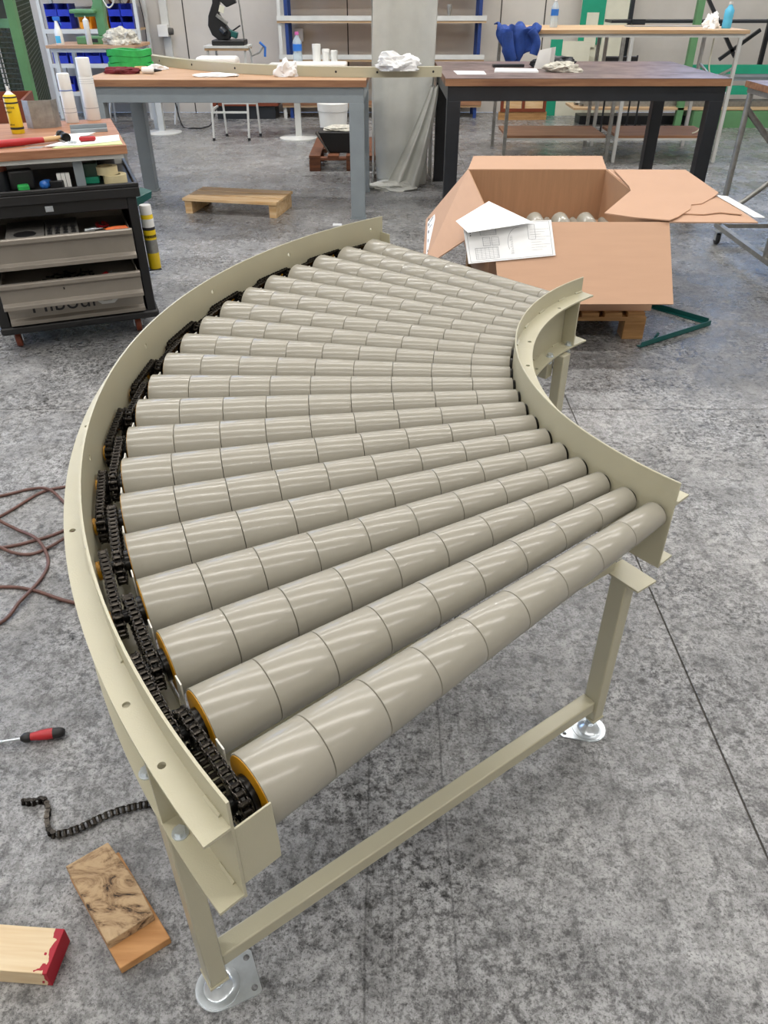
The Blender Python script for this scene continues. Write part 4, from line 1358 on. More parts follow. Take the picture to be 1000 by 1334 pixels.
MB().tube(spline([(0.12, -0.05, 0.03), (0.18, -0.09, 0.02), (0.23, -0.08, 0.012)], 6), 0.012, 8).build('strap_tail', M['greenbright'], gs)
crumple('work_glove', 'maroon and black work gloves in front of the green strap', 'gloves', (-2.02, 6.72, 0.9735), (0.13, 0.06, 0.035), M['darkred'], 21, amp=0.5)
gb = thing('glue_bottle', 'white bottle with black nozzle lying at the front of the grey bench', 'bottle', (-1.86, 6.70, 0.9735), -10)
MB().prof((0, 0, 0.024), (1, 0, 0.024), [(0, 0.018), (0.004, 0.023), (0.09, 0.023), (0.10, 0.013)], 18).build('bottle_body', M['white'], gb)
MB().prof((0.1, 0, 0.024), (1, 0, 0.024), [(0, 0.013), (0.015, 0.011), (0.06, 0.003)], 12).build('nozzle', M['blackplastic'], gb)
roll('round peach coloured tape roll next to the glue bottle', (-1.93, 6.93, 0.9735), 0.05, 0.03, M['softwood'])

# stuff on the black bench
paper('single white sheet near the front left corner of the black bench', [(0.56, 6.62), (0.78, 6.62), (0.79, 6.88), (0.55, 6.92)], 0.9753)
paper('open magazine lying in the middle of the black bench', [(0.86, 6.78), (1.2, 6.75), (1.22, 6.98), (0.9, 7.05)], 0.9753, t=0.01)
crumple('rag', 'white and grey cleaning rag on the black bench beside the mug', 'cloth', (1.40, 6.85, 0.9755), (0.13, 0.08, 0.05), M['rag'], 31, amp=0.7)
o = crumple('work_glove', 'dark blue work glove behind the folded card on the black bench', 'gloves', (1.40, 7.22, 0.9755), (0.17, 0.07, 0.06), M['blackpaint'], 33, amp=0.6)
o = MB().slab4([(0, 0, 0), (0.12, -0.02, 0), (0.12, -0.04, 0.15), (0.03, -0.02, 0.13)], 0.002).slab4([(0.12, -0.02, 0), (0.17, 0.05, 0), (0.17, 0.04, 0.15), (0.12, -0.04, 0.15)], 0.002).build('folded_card', M['white'], smooth=0)
place(o, (1.16, 6.86, 0.9855)); tag(o, 'white folded card standing upright on the black bench', 'card')
place(o, (1.215, 7.08, 0.9755))
o = MB().bx(-0.13, 0.13, -0.03, 0.03, 0, 0.02).build('ruler', M['blackpaint'], bevel=0.002)
place(o, (1.03, 7.25, 0.9755), 4); tag(o, 'black case lying behind the magazine on the black bench', 'case')

# high back bench with lower shelf
hb = thing('workbench', 'tall pale topped workbench with white tube legs and a low shelf', 'workbench', (2.42, 9.1, 0))
HX0, HX1, HY0, HY1 = 1.20, 3.52, 8.58, 9.62
def hl(x, y): return x - 2.42, y - 9.1
a = hl(HX0, HY0); b = hl(HX1, HY1)
MB().bx(a[0], b[0], a[1], b[1], 1.145, 1.176).build('bench_board', M['benchpale'], hb, smooth=0)
MB().bx(a[0] + .03, b[0] - .03, a[1] + 0.02, a[1] + 0.05, 1.115, 1.145).bx(a[0] + .03, b[0] - .03, b[1] - 0.05, b[1] - 0.02, 1.115, 1.145).build('top_rail', M['whitepaint'], hb)
for x in (1.25, 2.32, 2.40, 3.45):
    for y in (8.60, 9.58):
        p = hl(x, y)
        MB().bx(p[0] - 0.017, p[0] + 0.017, p[1] - 0.017, p[1] + 0.017, 0.0, 1.115).build('leg', M['whitepaint'] if x > 2.35 else M['galv'], hb, bevel=0.002)
for x0, x1 in ((1.27, 2.30), (2.42, 3.43)):
    a = hl(x0, 8.64); b = hl(x1, 9.3)
    MB().bx(a[0], b[0], a[1], b[1], 0.225, 0.25).build('lower_shelf', M['edgewood'], hb, smooth=0)
    MB().bx(a[0], b[0], a[1] - 0.01, a[1] + 0.02, 0.205, 0.225).build('shelf_rail', M['whitepaint'], hb)
p = hl(3.45, 8.64)
MB().bar((p[0], p[1], 0.85), (p[0], p[1] + 0.9, 0.6), 0.02, 0.02).bar((p[0], p[1], 0.62), (p[0], p[1] + 0.9, 0.82), 0.02, 0.02).build('side_brace', M['whitepaint'], hb)
# blue jacket draped over the left end
def jk(u, v):
    x = 1.08 + 0.42 * u + 0.02 * math.sin(9 * v)
    drop = v * 0.62 * (0.55 + 0.45 * math.cos(2.6 * (u - 0.35)) + 0.12 * math.sin(8 * u))
    fold = 0.02 * math.sin(17 * u + 3 * v) * min(1, v * 2)
    if v < 0.35:
        t_ = v / 0.35
        return (x, 8.80 - 0.26 * t_, 1.20 + 0.02 * math.sin(13 * u + 8 * v) + 0.015 * math.cos(22 * u))
    t_ = (v - 0.35) / 0.65
    side = 0.10 * (u - 0.5) * t_ * -1
    return (x + side, 8.53 - 0.015 * t_ + fold, 1.19 - t_ * (0.33 - 0.16 * abs(u - 0.45) * 2 + 0.05 * math.sin(7 * u)))
jo = thing('jacket', 'crumpled blue work jacket draped over the left end of the tall bench', 'jacket', (0, 0, 0))
MB().grid(jk, 36, 30).build('jacket_body', M['blue'], jo, smooth=60, solid=0.012)
MB().tube(spline([(1.17, 8.50, 1.16), (1.20, 8.48, 1.02), (1.235, 8.49, 0.93)], 8), 0.055, 12).build('sleeve', M['blue'], jo)
MB().tube(spline([(1.40, 8.50, 1.18), (1.46, 8.49, 1.08), (1.44, 8.49, 0.98)], 8), 0.04, 12).build('sleeve', M['blue'], jo)
def bottle(label, loc, r, h, m, capm, liquid=None, cat='bottle'):
    t = thing('bottle', label, cat, loc)
    MB().prof((0, 0, 0), (0, 0, 1), [(0, r * 0.9), (0.004, r), (h * 0.30, r), (h * 0.36, r * 0.92), (h * 0.42, r), (h * 0.68, r), (h * 0.80, r * 0.6), (h * 0.88, r * 0.36), (h * 0.9, r * 0.36)], 24).build('bottle_body', m, t)
    MB().prof((0, 0, 0), (0, 0, 1), [(h * 0.9, r * 0.42), (h, r * 0.42)], 16).build('cap', capm, t)
    if liquid:
        MB().prof((0, 0, 0), (0, 0, 1), [(h * 0.4, r * 1.01), (h * 0.62, r * 1.01)], 24).build('label_band', liquid, t)
    return t
bottle('clear plastic water bottle with blue label on the tall bench', (1.72, 9.1, 1.176), 0.038, 0.25, M['pet'], M['white'], M['bluepl'])
bottle('bottle of cyan cleaning liquid at the right end of the tall bench', (3.40, 8.9, 1.176), 0.045, 0.22, M['cyan'], M['whitepaint'])
crumple('crumpled_paper', 'crumpled white tissue beside the cyan bottle', 'paper', (3.24, 8.88, 1.1765), (0.07, 0.06, 0.08), M['paper'], 41, amp=0.9)
o = MB().bx(-0.42, 0.42, -0.06, 0.06, 0, 0.006).build('metal_plate', M['greypaint'])
place(o, (2.93, 9.3, 1.1765)); tag(o, 'thin grey metal plate lying on the tall bench', 'metal plate')

# right wheeled frame table
wt = thing('trolley_table', 'wheeled tube frame table with wooden top at the right edge', 'table', (2.42, 5.66, 0))
MB().bx(-0.03, 1.2, -2.0, 0.05, 0.985, 1.02).build('bench_board', M['edgewood'], wt, smooth=0)
MB().bx(-0.029, 1.199, -1.999, 0.049, 1.02, 1.022).build('top_surface', M['benchdark'], wt, smooth=0)
def tb(a, b, r=0.017, nm='frame_tube', m=M['galv']):
    MB().cyl(a, b, r, 12).build(nm, m, wt)
tb((0, 0, 0.10), (0, 0, 0.985), 0.02, 'leg'); tb((0.0, -0.82, 0.10), (0.0, -0.82, 0.985), 0.02, 'leg')
tb((1.1, 0, 0.10), (1.1, 0, 0.985), 0.02, 'leg'); tb((1.1, -1.8, 0.10), (1.1, -1.8, 0.985), 0.02, 'leg'); tb((0, -1.8, 0.10), (0, -1.8, 0.985), 0.02, 'leg')
MB().bx(-0.02, 1.12, -0.02, 0.02, 0.095, 0.125).bx(-0.02, 0.02, -1.82, -0.02, 0.095, 0.125).bx(1.08, 1.12, -1.82, -0.02, 0.095, 0.125).build('base_frame', M['galv'], wt)
tb((0.0, 0, 0.86), (0.55, 0, 0.35), 0.02, 'brace'); tb((0.0, 0, 0.16), (0.55, 0, 0.62), 0.017, 'brace')
MB().bx(-0.02, 1.12, -0.02, 0.02, 0.955, 0.985).bx(-0.02, 0.02, -1.8, -0.02, 0.955, 0.985).build('top_frame', M['galv'], wt)
for x, y in ((-0.02, -0.08), (1.1, -0.0), (1.1, -1.7), (0.0, -1.7)):
    c = MB().bx(x - 0.03, x + 0.03, y - 0.03, y + 0.03, 0.088, 0.095).bx(x - 0.019, x - 0.016, y - 0.02, y + 0.02, 0.03, 0.088).bx(x + 0.016, x + 0.019, y - 0.02, y + 0.02, 0.03, 0.088).build('castor', M['zinc'], wt)
    MB().prof((x - 0.012, y, 0.038), (x + 0.012, y, 0.038), [(0, 0.034), (0.003, 0.038), (0.021, 0.038), (0.024, 0.034)], 24).build('wheel', M['blackplastic'], c)

# low wooden pallet step on the floor
st = thing('wooden_step', 'low pale wooden pallet step standing alone on the floor', 'wooden step', (-1.20, 6.58, 0), -12)
for y in (-0.15, 0.0, 0.15):
    MB().bx(-0.40, 0.40, y - 0.065, y + 0.065, 0.10, 0.122).build('deck_board', M['softwood'], st, bevel=0.002)
for x in (-0.36, 0.36):
    MB().bx(x - 0.03, x + 0.03, -0.20, 0.20, 0.0, 0.10).build('runner', M['softwood'], st, bevel=0.002)

# ================================================================== WRAPPED COLUMN
colm = struct(MB().bx(-0.06, 0.40, 7.62, 8.08, 0, ZC).build('trim_1', M['wall'], bevel=0.01))
fs = thing('plastic_sheet', 'milky plastic sheet hanging down around the column between the benches', 'plastic sheet', (0.17, 7.8, 0))
def curtain(u, v):
    z = 2.6 * (1 - v)
    a = u
    x = -0.275 + 0.55 * a
    y = -0.25 - 0.02 * math.sin(6 * a + 0.7) - 0.005 * math.sin(19 * a + 5 * v)
    low = max(0, (v - 0.62) / 0.38)
    x += low * (0.10 * (0.5 - a)) + 0.012 * math.sin(5 * v + 7 * a)
    y -= low * 0.10 * math.sin(PI * a) 
    return (x, y, z + 0.004)
MB().grid(curtain, 40, 40).build('front_sheet', M['film'], fs, smooth=80, solid=0.001)
def sidec(s):
    def f(u, v):
        return (s * (0.272 + 0.01 * math.sin(6 * v + 5 * u)), -0.26 + 0.5 * u, 2.6 * (1 - v) + 0.004)
    return f
MB().grid(sidec(1), 10, 20).build('side_sheet', M['film'], fs, smooth=80, solid=0.001)
MB().grid(sidec(-1), 10, 20).build('side_sheet', M['film'], fs, smooth=80, solid=0.001)
def tail(u, v):
    # diagonal gathered tail sweeping from upper right to the floor at lower left
    w = 0.05 + 0.17 * v
    cx = 0.27 - 0.28 * v ** 1.2
    z = 0.80 * (1 - v) ** 1.0
    x = cx + (u - 0.5) * w * 1.4
    return (x, -0.31 - 0.17 * v + 0.03 * math.sin(14 * u) * (0.3 + v), z + 0.012 + 0.01 * math.cos(14 * u))
MB().grid(tail, 24, 26).build('gathered_tail', M['film'], fs, smooth=80, solid=0.002)
o = crumple('floor_fold', '', '', (-0.09, -0.44, 0.0), (0.20, 0.11, 0.05), M['film'], 51, amp=0.6)
o.parent = fs
del o['label'], o['category']

# ================================================================== DARK PALLET WITH BUCKET AND CRATE
dp = thing('pallet', 'dark brown pallet behind the grey workbench', 'pallet', (-0.32, 8.70, 0), 0)
for x in (-0.37, 0, 0.37):
    for y in (-0.5, 0, 0.5):
        MB().bx(x - 0.055, x + 0.055, y - 0.05, y + 0.05, 0, 0.10).build('block', M['palletdark'], dp)
for y in (-0.5, 0, 0.5):
    MB().bx(-0.42, 0.42, y - 0.05, y + 0.05, 0.10, 0.12).build('stringer_board', M['palletdark'], dp)
for i in range(5):
    x = -0.37 + i * 0.185
    MB().bx(x - 0.055, x + 0.055, -0.55, 0.55, 0.12, 0.142).build('deck_board', M['palletdark'], dp)
crt = thing('parts_bin', 'black plastic bin tilted on the dark pallet', 'bin', (-0.42, 8.45, 0.142), 0)
MB().prism([(-0.13, 0), (0.20, 0), (0.20, 0.19), (-0.24, 0.19)], 0.3, Matrix(((1, 0, 0, 0), (0, 0, 1, -0.15), (0, 1, 0, 0), (0, 0, 0, 1)))).build('bin_body', M['blackplastic'], crt, bevel=0.01)
MB().bar((-0.26, -0.155, 0.19), (-0.13, -0.155, 0.0), 0.01, 0.05, up=(0, 1, 0)).build('bin_lip', M['foam'], crt)
crumple('rag', 'grey rag lying on top of the black parts bin', 'cloth', (-0.42, 8.45, 0.333), (0.18, 0.13, 0.03), M['rag'], 61, amp=0.4)
bk = thing('bucket', 'white plastic bucket with lid behind the dark pallet', 'bucket', (-0.60, 9.95, 0))
MB().prof((0, 0, 0), (0, 0, 1), [(0, 0.145), (0.30, 0.17), (0.32, 0.17)], 32).build('bucket_body', M['white'], bk)
MB().prof((0, 0, 0), (0, 0, 1), [(0.32, 0.178), (0.345, 0.18), (0.40, 0.182), (0.405, 0.17)], 32).build('lid', M['white'], bk)

# ================================================================== BAND SAW ON STOOL
sl = thing('machine_stand', 'white tube stand with wooden top carrying the black band saw', 'stand', (-1.78, 10.1, 0))
for (xt, yt, xb, yb) in ((-0.21, -0.14, -0.25, -0.17), (0.21, -0.14, 0.17, -0.17), (-0.17, 0.14, -0.15, 0.15), (0.23, 0.14, 0.26, 0.17)):
    o = MB().bar((xb, yb, 0.02), (xt, yt, 0.92), 0.022, 0.022).build('leg', M['whitepaint'], sl)
    MB().cyl((xb, yb, 0), (xb, yb, 0.03), 0.018).build('rubber_foot', M['blackplastic'], o)
MB().bx(-0.24, 0.19, -0.165, -0.145, 0.29, 0.31).bx(-0.16, 0.24, 0.14, 0.16, 0.35, 0.37).bx(-0.235, -0.215, -0.15, 0.14, 0.32, 0.34).build('stretcher', M['whitepaint'], sl)
MB().bx(-0.24, 0.24, -0.17, 0.17, 0.92, 0.945).build('stand_board', M['benchpale'], sl)
MB().bx(-0.25, 0.25, -0.18, 0.18, 0.945, 0.965).build('top_frame', M['whitepaint'], sl)
bs = thing('band_saw', 'black tilted band saw standing on the white tube stand', 'saw', (-1.76, 10.1, 0.965))
MB().bx(-0.18, 0.19, -0.13, 0.13, 0, 0.055).build('base', M['blackplastic'], bs, bevel=0.012)
arm = [(-0.10, 0.05), (-0.17, 0.10), (-0.205, 0.19), (-0.19, 0.28), (-0.13, 0.40), (-0.12, 0.62), (0.02, 0.64), (0.10, 0.50), (0.13, 0.40), (0.02, 0.36), (-0.05, 0.42), (-0.07, 0.30), (-0.02, 0.22), (0.05, 0.12), (0.02, 0.06)]
MB().prism(arm, 0.09, Matrix(((1, 0, 0, 0), (0, 0, 1, -0.1), (0, 1, 0, 0), (0, 0, 0, 1)))).build('saw_bow', M['blackplastic'], bs, bevel=0.008)
MB().box((-0.04, -0.1, 0.25), (0.14, 0.03, 0.035), rot=(0, R(35), 0)).build('blade_guide', M['galv'], bs, bevel=0.004)
MB().box((-0.03, -0.115, 0.345), (0.055, 0.02, 0.065), rot=(0, R(20), 0)).build('warning_plate', M['cream'], bs)
MB().box((0.06, -0.05, 0.11), (0.10, 0.09, 0.06), rot=(0, R(20), 0)).build('vice', M['tealdark'], bs, bevel=0.006)
MB().cyl((0.06, -0.06, 0.14), (0.15, -0.06, 0.19), 0.008).build('vice_handle', M['blackplastic'], bs)
MB().cyl((-0.06, -0.11, 0.16), (-0.01, -0.14, 0.12), 0.03).build('motor', M['blackpaint'], bs)
MB().tube([(0.17, 0.0, 0.05), (0.155, 0, 0.35), (0.13, 0, 0.6)], 0.008).build('lift_rod', M['galv'], bs)
cpz = thing('clamp', 'clamp with blue handle fixed to the stand beside the band saw', 'clamp', (-1.53, 10.0, 0.93))
MB().tube([(0.0, 0, 0.03), (0.04, -0.02, -0.06), (0.12, -0.03, -0.03), (0.17, -0.03, 0.03)], 0.011).build('clamp_bar', M['galv'], cpz)
MB().tube([(0.13, -0.03, 0.07), (0.19, -0.03, 0.02), (0.18, -0.03, -0.07)], 0.014).build('handle', M['bluepl'], cpz)

# ================================================================== DRILL PRESS BENCH
db = thing('table', 'white legged table with pale board carrying the green drill press', 'table', (-3.44, 10.55, 0))
MB().bx(-0.46, 0.56, -0.36, 0.36, 0.925, 0.955).build('table_board', M['benchwood'], db, smooth=0)
for x in (-0.38, 0.5):
    for y in (-0.30, 0.30):
        MB().bx(x - 0.022, x + 0.022, y - 0.022, y + 0.022, 0, 0.885).build('leg', M['whitepaint'], db)
MB().bx(-0.42, 0.53, -0.33, -0.29, 0.885, 0.925).bx(-0.42, 0.53, 0.29, 0.33, 0.885, 0.925).build('apron', M['whitepaint'], db)
dr = thing('drill_press', 'green drill press with square slotted base', 'drill press', (-3.40, 10.6, 0.955))
MB().bx(-0.20, 0.15, -0.2, 0.2, 0, 0.075).build('base', M['green'], dr, bevel=0.006)
MB().bx(-0.05, 0.05, -0.203, -0.2, 0.02, 0.055).build('base_slot', M['inkdark'], dr)
MB().prism([(0.02, 0.075), (0.14, 0.075), (0.12, 0.2), (0.14, 0.45), (0.10, 0.7), (0.0, 0.7), (0.02, 0.4), (-0.02, 0.33), (-0.10, 0.30), (-0.22, 0.30), (-0.22, 0.26), (0.02, 0.27)], 0.12, Matrix(((1, 0, 0, 0), (0, 0, 1, -0.06), (0, 1, 0, 0), (0, 0, 0, 1)))).build('column', M['green'], dr, bevel=0.01)
MB().bx(-0.24, 0.05, -0.15, 0.13, 0.30, 0.34).build('drill_table', M['green'], dr, bevel=0.01)
MB().bx(-0.20, 0.12, -0.12, 0.12, 0.55, 0.8).build('head', M['green'], dr, bevel=0.03)
MB().tube(spline([(0.14, -0.1, 0.5), (0.2, -0.1, 0.36), (0.28, -0.1, 0.42), (0.26, -0.1, 0.62)], 8), 0.008).build('cable', M['whitepaint'], dr)
crumple('rag', 'heap of white rags on the drill press table', 'cloth', (-3.06, 10.36, 0.9555), (0.17, 0.10, 0.11), M['rag'], 71, amp=0.8)
t = thing('spray_bottle', 'white trigger spray bottle with blue head on the drill press table', 'bottle', (-3.76, 10.3, 0.955))
MB().prof((0, 0, 0), (0, 0, 1), [(0, 0.04), (0.01, 0.045), (0.13, 0.045), (0.17, 0.03), (0.22, 0.018), (0.235, 0.018)], 20).build('bottle_body', M['white'], t)
MB().bx(-0.028, 0.028, -0.0465, -0.044, 0.02, 0.09).build('label_patch', M['cyan'], t)
MB().bx(-0.03, 0.05, -0.014, 0.014, 0.236, 0.275).bar((0.03, 0, 0.236), (0.055, 0, 0.19), 0.012, 0.012).build('trigger_head', M['bluepl'], t, bevel=0.004)
can('slim white spray can standing at the base of the drill press', (-3.42, 10.30, 0.955), 0.032, 0.28, M['whitepaint'], M['white'], None, 0.03, nozzle=True)

# ================================================================== LEFT RACK WITH BINS
rk = thing('shelving_rack', 'white post rack with wooden shelves full of blue bins', 'rack', (-3.84, 11.95, 0))
for x in (-0.62, 0.62):
    for y in (-0.22, 0.24):
        MB().bx(x - 0.02, x + 0.02, y - 0.02, y + 0.02, 0, 2.2).build('upright', M['whitepaint'], rk)
for z in (0.33, 0.66, 1.05, 1.45):
    o = MB().bx(-0.60, 0.60, -0.24, 0.26, z - 0.022, z).build('shelf', M['benchpale'], rk, smooth=0)
    MB().bx(-0.60, 0.60, -0.25, -0.242, z - 0.05, z - 0.0).build('shelf_rail', M['whitepaint'], o)
def bin_(label, loc, w, d, h, m, group):
    t = thing('storage_bin', label, 'bin', loc, 0, group)
    b = MB()
    b.bx(-w / 2, w / 2, -d / 2, d / 2, 0, 0.006)
    b.bx(-w / 2, -w / 2 + .005, -d / 2, d / 2, 0.006, h).bx(w / 2 - .005, w / 2, -d / 2, d / 2, 0.006, h)
    b.bx(-w / 2 + .005, w / 2 - .005, d / 2 - .005, d / 2, 0.006, h)
    b.bx(-w / 2 + .005, w / 2 - .005, -d / 2, -d / 2 + .005, 0.006, h * 0.55)
    b.build('bin_body', m, t, smooth=0)
    MB().bx(-w / 2 + .008, w / 2 - .008, -d / 2 + .01, d / 2 - .008, 0.0065, h * 0.45).build('contents', M['blackplate'], t, smooth=0)
nth = ('leftmost', 'second', 'third', 'fourth', 'fifth', 'rightmost')
for row, z, lst in ((0, 1.051, [('b', -4.32), ('b', -4.16), ('y', -3.90), ('y', -3.68), ('b', -3.50), ('b', -3.34)]),
                    (1, 1.19, [('b', -4.32), ('b', -4.16), None, None, ('b', -3.50), ('b', -3.34)]),
                    (2, 0.661, [('b', -4.32), ('b', -4.10), ('b', -3.88), ('b', -3.66), ('b', -3.44), None]),
                    (3, 0.331, [('b', -4.3), ('b', -4.05), ('r', -3.8), ('r', -3.55), None, None])):
    for i, e in enumerate(lst):
        if not e: continue
        nm = {'b': 'blue', 'y': 'yellow', 'r': 'dark red'}[e[0]]
        where = ('in the row behind the drill press column', 'stacked in the top layer behind the drill press', 'in the row just above the drill press table', 'in the lowest row of the left rack')[row]
        bin_('%s %s bin %s' % (nth[i], nm, where), (e[1], 11.86, z), 0.15 if row < 2 else 0.19, 0.28, 0.135 if row < 2 else 0.16,
             {'b': M['bluebin'], 'y': M['yellowbin'], 'r': M['redpaint']}[e[0]], 'storage bins in the left rack')

# ================================================================== GREEN GUARD FENCE, LEFT
gf = thing('machine_guard', 'green framed guard fence with dark wire mesh at the left', 'fence', (-2.92, 6.95, 0))
for (x, y) in ((0.06, 0.0), (-0.9, 0.25)):
    MB().bx(x - 0.035, x + 0.035, y - 0.03, y + 0.03, 0, 2.0).build('post', M['green'], gf, bevel=0.003)
MB().bar((0.06, 0, 1.29), (-0.9, 0.25, 1.29), 0.04, 0.06).bar((0.06, 0, 0.08), (-0.9, 0.25, 0.08), 0.04, 0.06).bar((0.06, 0, 1.9), (-0.80, 2.6, 1.9), 0.04, 0.06).bar((0.06, 0, 0.08), (-0.80, 2.6, 0.08), 0.04, 0.06).build('frame_rail', M['green'], gf)
def mesh_panel(a, b, z0, z1, step=0.035):
    mb = MB()
    a, b = Vector(a), Vector(b)
    L_ = (b - a).length
    n_ = int(L_ / step)
    for i in range(n_ + 1):
        p = a + (b - a) * i / n_
        mb.bar((p.x, p.y, z0), (p.x, p.y, z1), 0.004, 0.004)
    k = int((z1 - z0) / step)
    for i in range(k + 1):
        z = z0 + (z1 - z0) * i / k
        mb.bar((a.x, a.y, z), (b.x, b.y, z), 0.007, 0.007)
    o = mb.build('wire_mesh', M['greendark'], gf, smooth=0)
    o['kind'] = 'stuff'
mesh_panel((0.04, 0.03, 0), (-0.80, 2.6, 0), 0.1, 1.88)
mesh_panel((0.04, 0.0, 0), (-0.88, 0.24, 0), 0.1, 1.27)
MB().bx(-0.32, -0.05, -0.035, -0.033, 1.32, 1.6).build('notice', M['cream'], gf)
dk = MB().bx(-0.9, 0.82, -0.01, 0.01, 0, 2.0).build('added_dark_backing', M['greendark'], smooth=0)  # added backing sheet, makes the view through the mesh dark
place(dk, (-3.52, 8.3, 0), 109); tag(dk, 'added dark green backing sheet behind the wire mesh fence', 'panel')
dk2 = MB().bx(-0.75, 0.62, -0.01, 0.01, 0, 2.0).build('added_dark_backing', M['greendark'], smooth=0)  # second added sheet, darkens what shows behind the left fence panel
place(dk2, (-3.95, 7.55, 0), 0); tag(dk2, 'added dark backing sheet facing the camera behind the left half of the guard fence', 'panel')
cb3 = thing('wooden_crate', 'open brown wooden crate beside the green guard fence', 'crate', (-3.05, 6.3, 0), 15)
MB().bx(-0.4, 0.4, -0.3, 0.3, 0.70, 0.72).build('crate_bottom', M['palletdark'], cb3)
for a in ((-0.4, 0.4, -0.3, -0.28), (-0.4, 0.4, 0.28, 0.3), (-0.4, -0.38, -0.28, 0.28), (0.38, 0.4, -0.28, 0.28)):
    MB().bx(*a, 0.72, 0.86).build('crate_side', M['brown'], cb3)
MB().bx(-0.36, -0.3, -0.26, -0.2, 0, 0.70).bx(0.3, 0.36, -0.26, -0.2, 0, 0.70).bx(-0.36, -0.3, 0.2, 0.26, 0, 0.70).bx(0.3, 0.36, 0.2, 0.26, 0, 0.70).build('trestle', M['greypaint'], cb3)

# ================================================================== BACK WALL FITTINGS
cd = thing('cable_duct', 'white vertical cable duct on the back wall with a socket box', 'cable duct', (-3.0, YB, 0))
MB().bx(-0.05, 0.05, -0.05, 0, 0.3, 3.0).build('duct', M['whitepaint'], cd)
MB().bx(-0.09, 0.05, -0.16, -0.05, 0.94, 1.08).build('socket_box', M['white'], cd, bevel=0.005)
MB().prof((0.05, -0.11, 1.0), (0.11, -0.11, 1.0), [(0, 0.045), (0.06, 0.04)], 20).build('plug', M['foam'], cd)
s2 = thing('socket_box', 'white socket box on a duct behind the middle rack', 'socket', (-1.17, YB, 0))
MB().bx(-0.03, 0.03, -0.04, 0, 0.3, 0.9).build('duct', M['whitepaint'], s2)
MB().bx(-0.06, 0.06, -0.10, -0.04, 0.88, 1.03).build('box', M['white'], s2, bevel=0.005)
hp = thing('hoop', 'rusty brown wheel hoop hanging on the back wall', 'wheel', (-3.58, YB - 0.04, 1.42), 0)
MB().tube([(0.15 * math.cos(a), 0, 0.15 * math.sin(a)) for a in [2 * PI * i / 32 for i in range(32)]], 0.016, 8, True).build('rim', M['palletdark'], hp)
for k in range(6):
    MB().cyl((0, 0, 0), (0.15 * math.cos(k * PI / 3), 0, 0.15 * math.sin(k * PI / 3)), 0.005, 6).build('spoke', M['galv'], hp)
MB().cyl((0, -0.02, 0), (0, 0.04, 0), 0.02).build('hub', M['galv'], hp)
o = MB().tube(spline([(0, 0, 0.4), (0.06, 0, -0.1), (0.02, 0, -0.5), (-0.1, 0, -0.65), (-0.22, 0, -0.5), (-0.12, 0, -0.1), (-0.22, 0, 0.1), (-0.2, 0, 0.5)], 10), 0.006, 6).build('wall_cable', M['blackplastic'])
place(o, (-3.35, YB - 0.02, 1.2)); tag(o, 'thin black cable looping down the back wall below the hoop', 'cable')
o = MB().tube(spline([(-0.1, 0.1, 0.75), (0.0, 0, 0.3), (0.12, -0.25, 0.02), (0.3, -0.4, 0.012), (0.42, -0.35, 0.012), (0.5, -0.2, 0.05), (0.55, 0.1, 0.3), (0.45, 0.12, 0.34)], 10), 0.009, 6).build('power_cable', M['blackplastic'])
place(o, (-2.75, 11.2, 0)); tag(o, 'black power cable trailing on the floor under the band saw side', 'cable')

# white pedestal table with two round feet
for (px_, py_, fx, fy, w_, d_, lb) in ((-2.56, 10.62, -0.22, -0.12, 0.29, 0.25, 'left white pedestal table, its round foot below the left half of the grey bench'), (-0.95, 10.30, -0.08, -0.19, 0.42, 0.34, 'right white pedestal table carrying tubs, round foot left of the dark pallet')):
    pt = thing('pedestal_table', lb, 'table', (px_, py_, 0))
    MB().prof((fx, fy, 0), (fx, fy, 1), [(0, 0.235), (0.012, 0.235), (0.02, 0.20), (0.024, 0.06), (0.03, 0.04)], 36).build('pedestal_foot', M['whitepaint'], pt)
    MB().bx(fx - 0.035, fx + 0.035, fy - 0.035, fy + 0.035, 0.02, 0.73).build('pedestal', M['whitepaint'], pt)
    MB().bx(-w_, w_, -d_, d_, 0.73, 0.755).build('table_board', M['white'], pt, bevel=0.003)
def tub(label, x, y, w, h, m=M['white'], z=0.7555):
    o = MB().prof((0, 0, 0), (0, 0, 1), [(0, w * 0.9), (h * 0.8, w), (h * 0.82, w * 1.05), (h, w * 1.0)], 20).build('tub', m)
    place(o, (x, y, z)); tag(o, label, 'container')
tub('tallest white tub on the pedestal table right of the bottle', -0.80, 10.45, 0.05, 0.20)
tub('middle white tub with red marks on the pedestal table', -0.69, 10.45, 0.045, 0.15)
tub('smallest white tub nearest the column on the pedestal table', -0.59, 10.42, 0.04, 0.14)
bottle('water bottle with pink cap standing on the pedestal table', (-1.03, 10.5, 0.7555), 0.055, 0.32, M['pet'], M['pink'], M['bluepl'])
o = MB().box((0, 0, 0.04), (0.34, 0.2, 0.08)).build('foam_block', M['white'], bevel=0.03, seg=4)
place(o, (-1.37, 7.22, 0.9735)); tag(o, 'rounded white foam block behind the curved rail on the grey bench', 'foam block')
o = MB().box((0, 0, 0.02), (0.55, 0.25, 0.04)).build('foam_block', M['white'], bevel=0.015, seg=3)
place(o, (-0.58, 7.18, 0.9735)); tag(o, 'flat white packaging slab behind the curved rail on the grey bench', 'foam block')

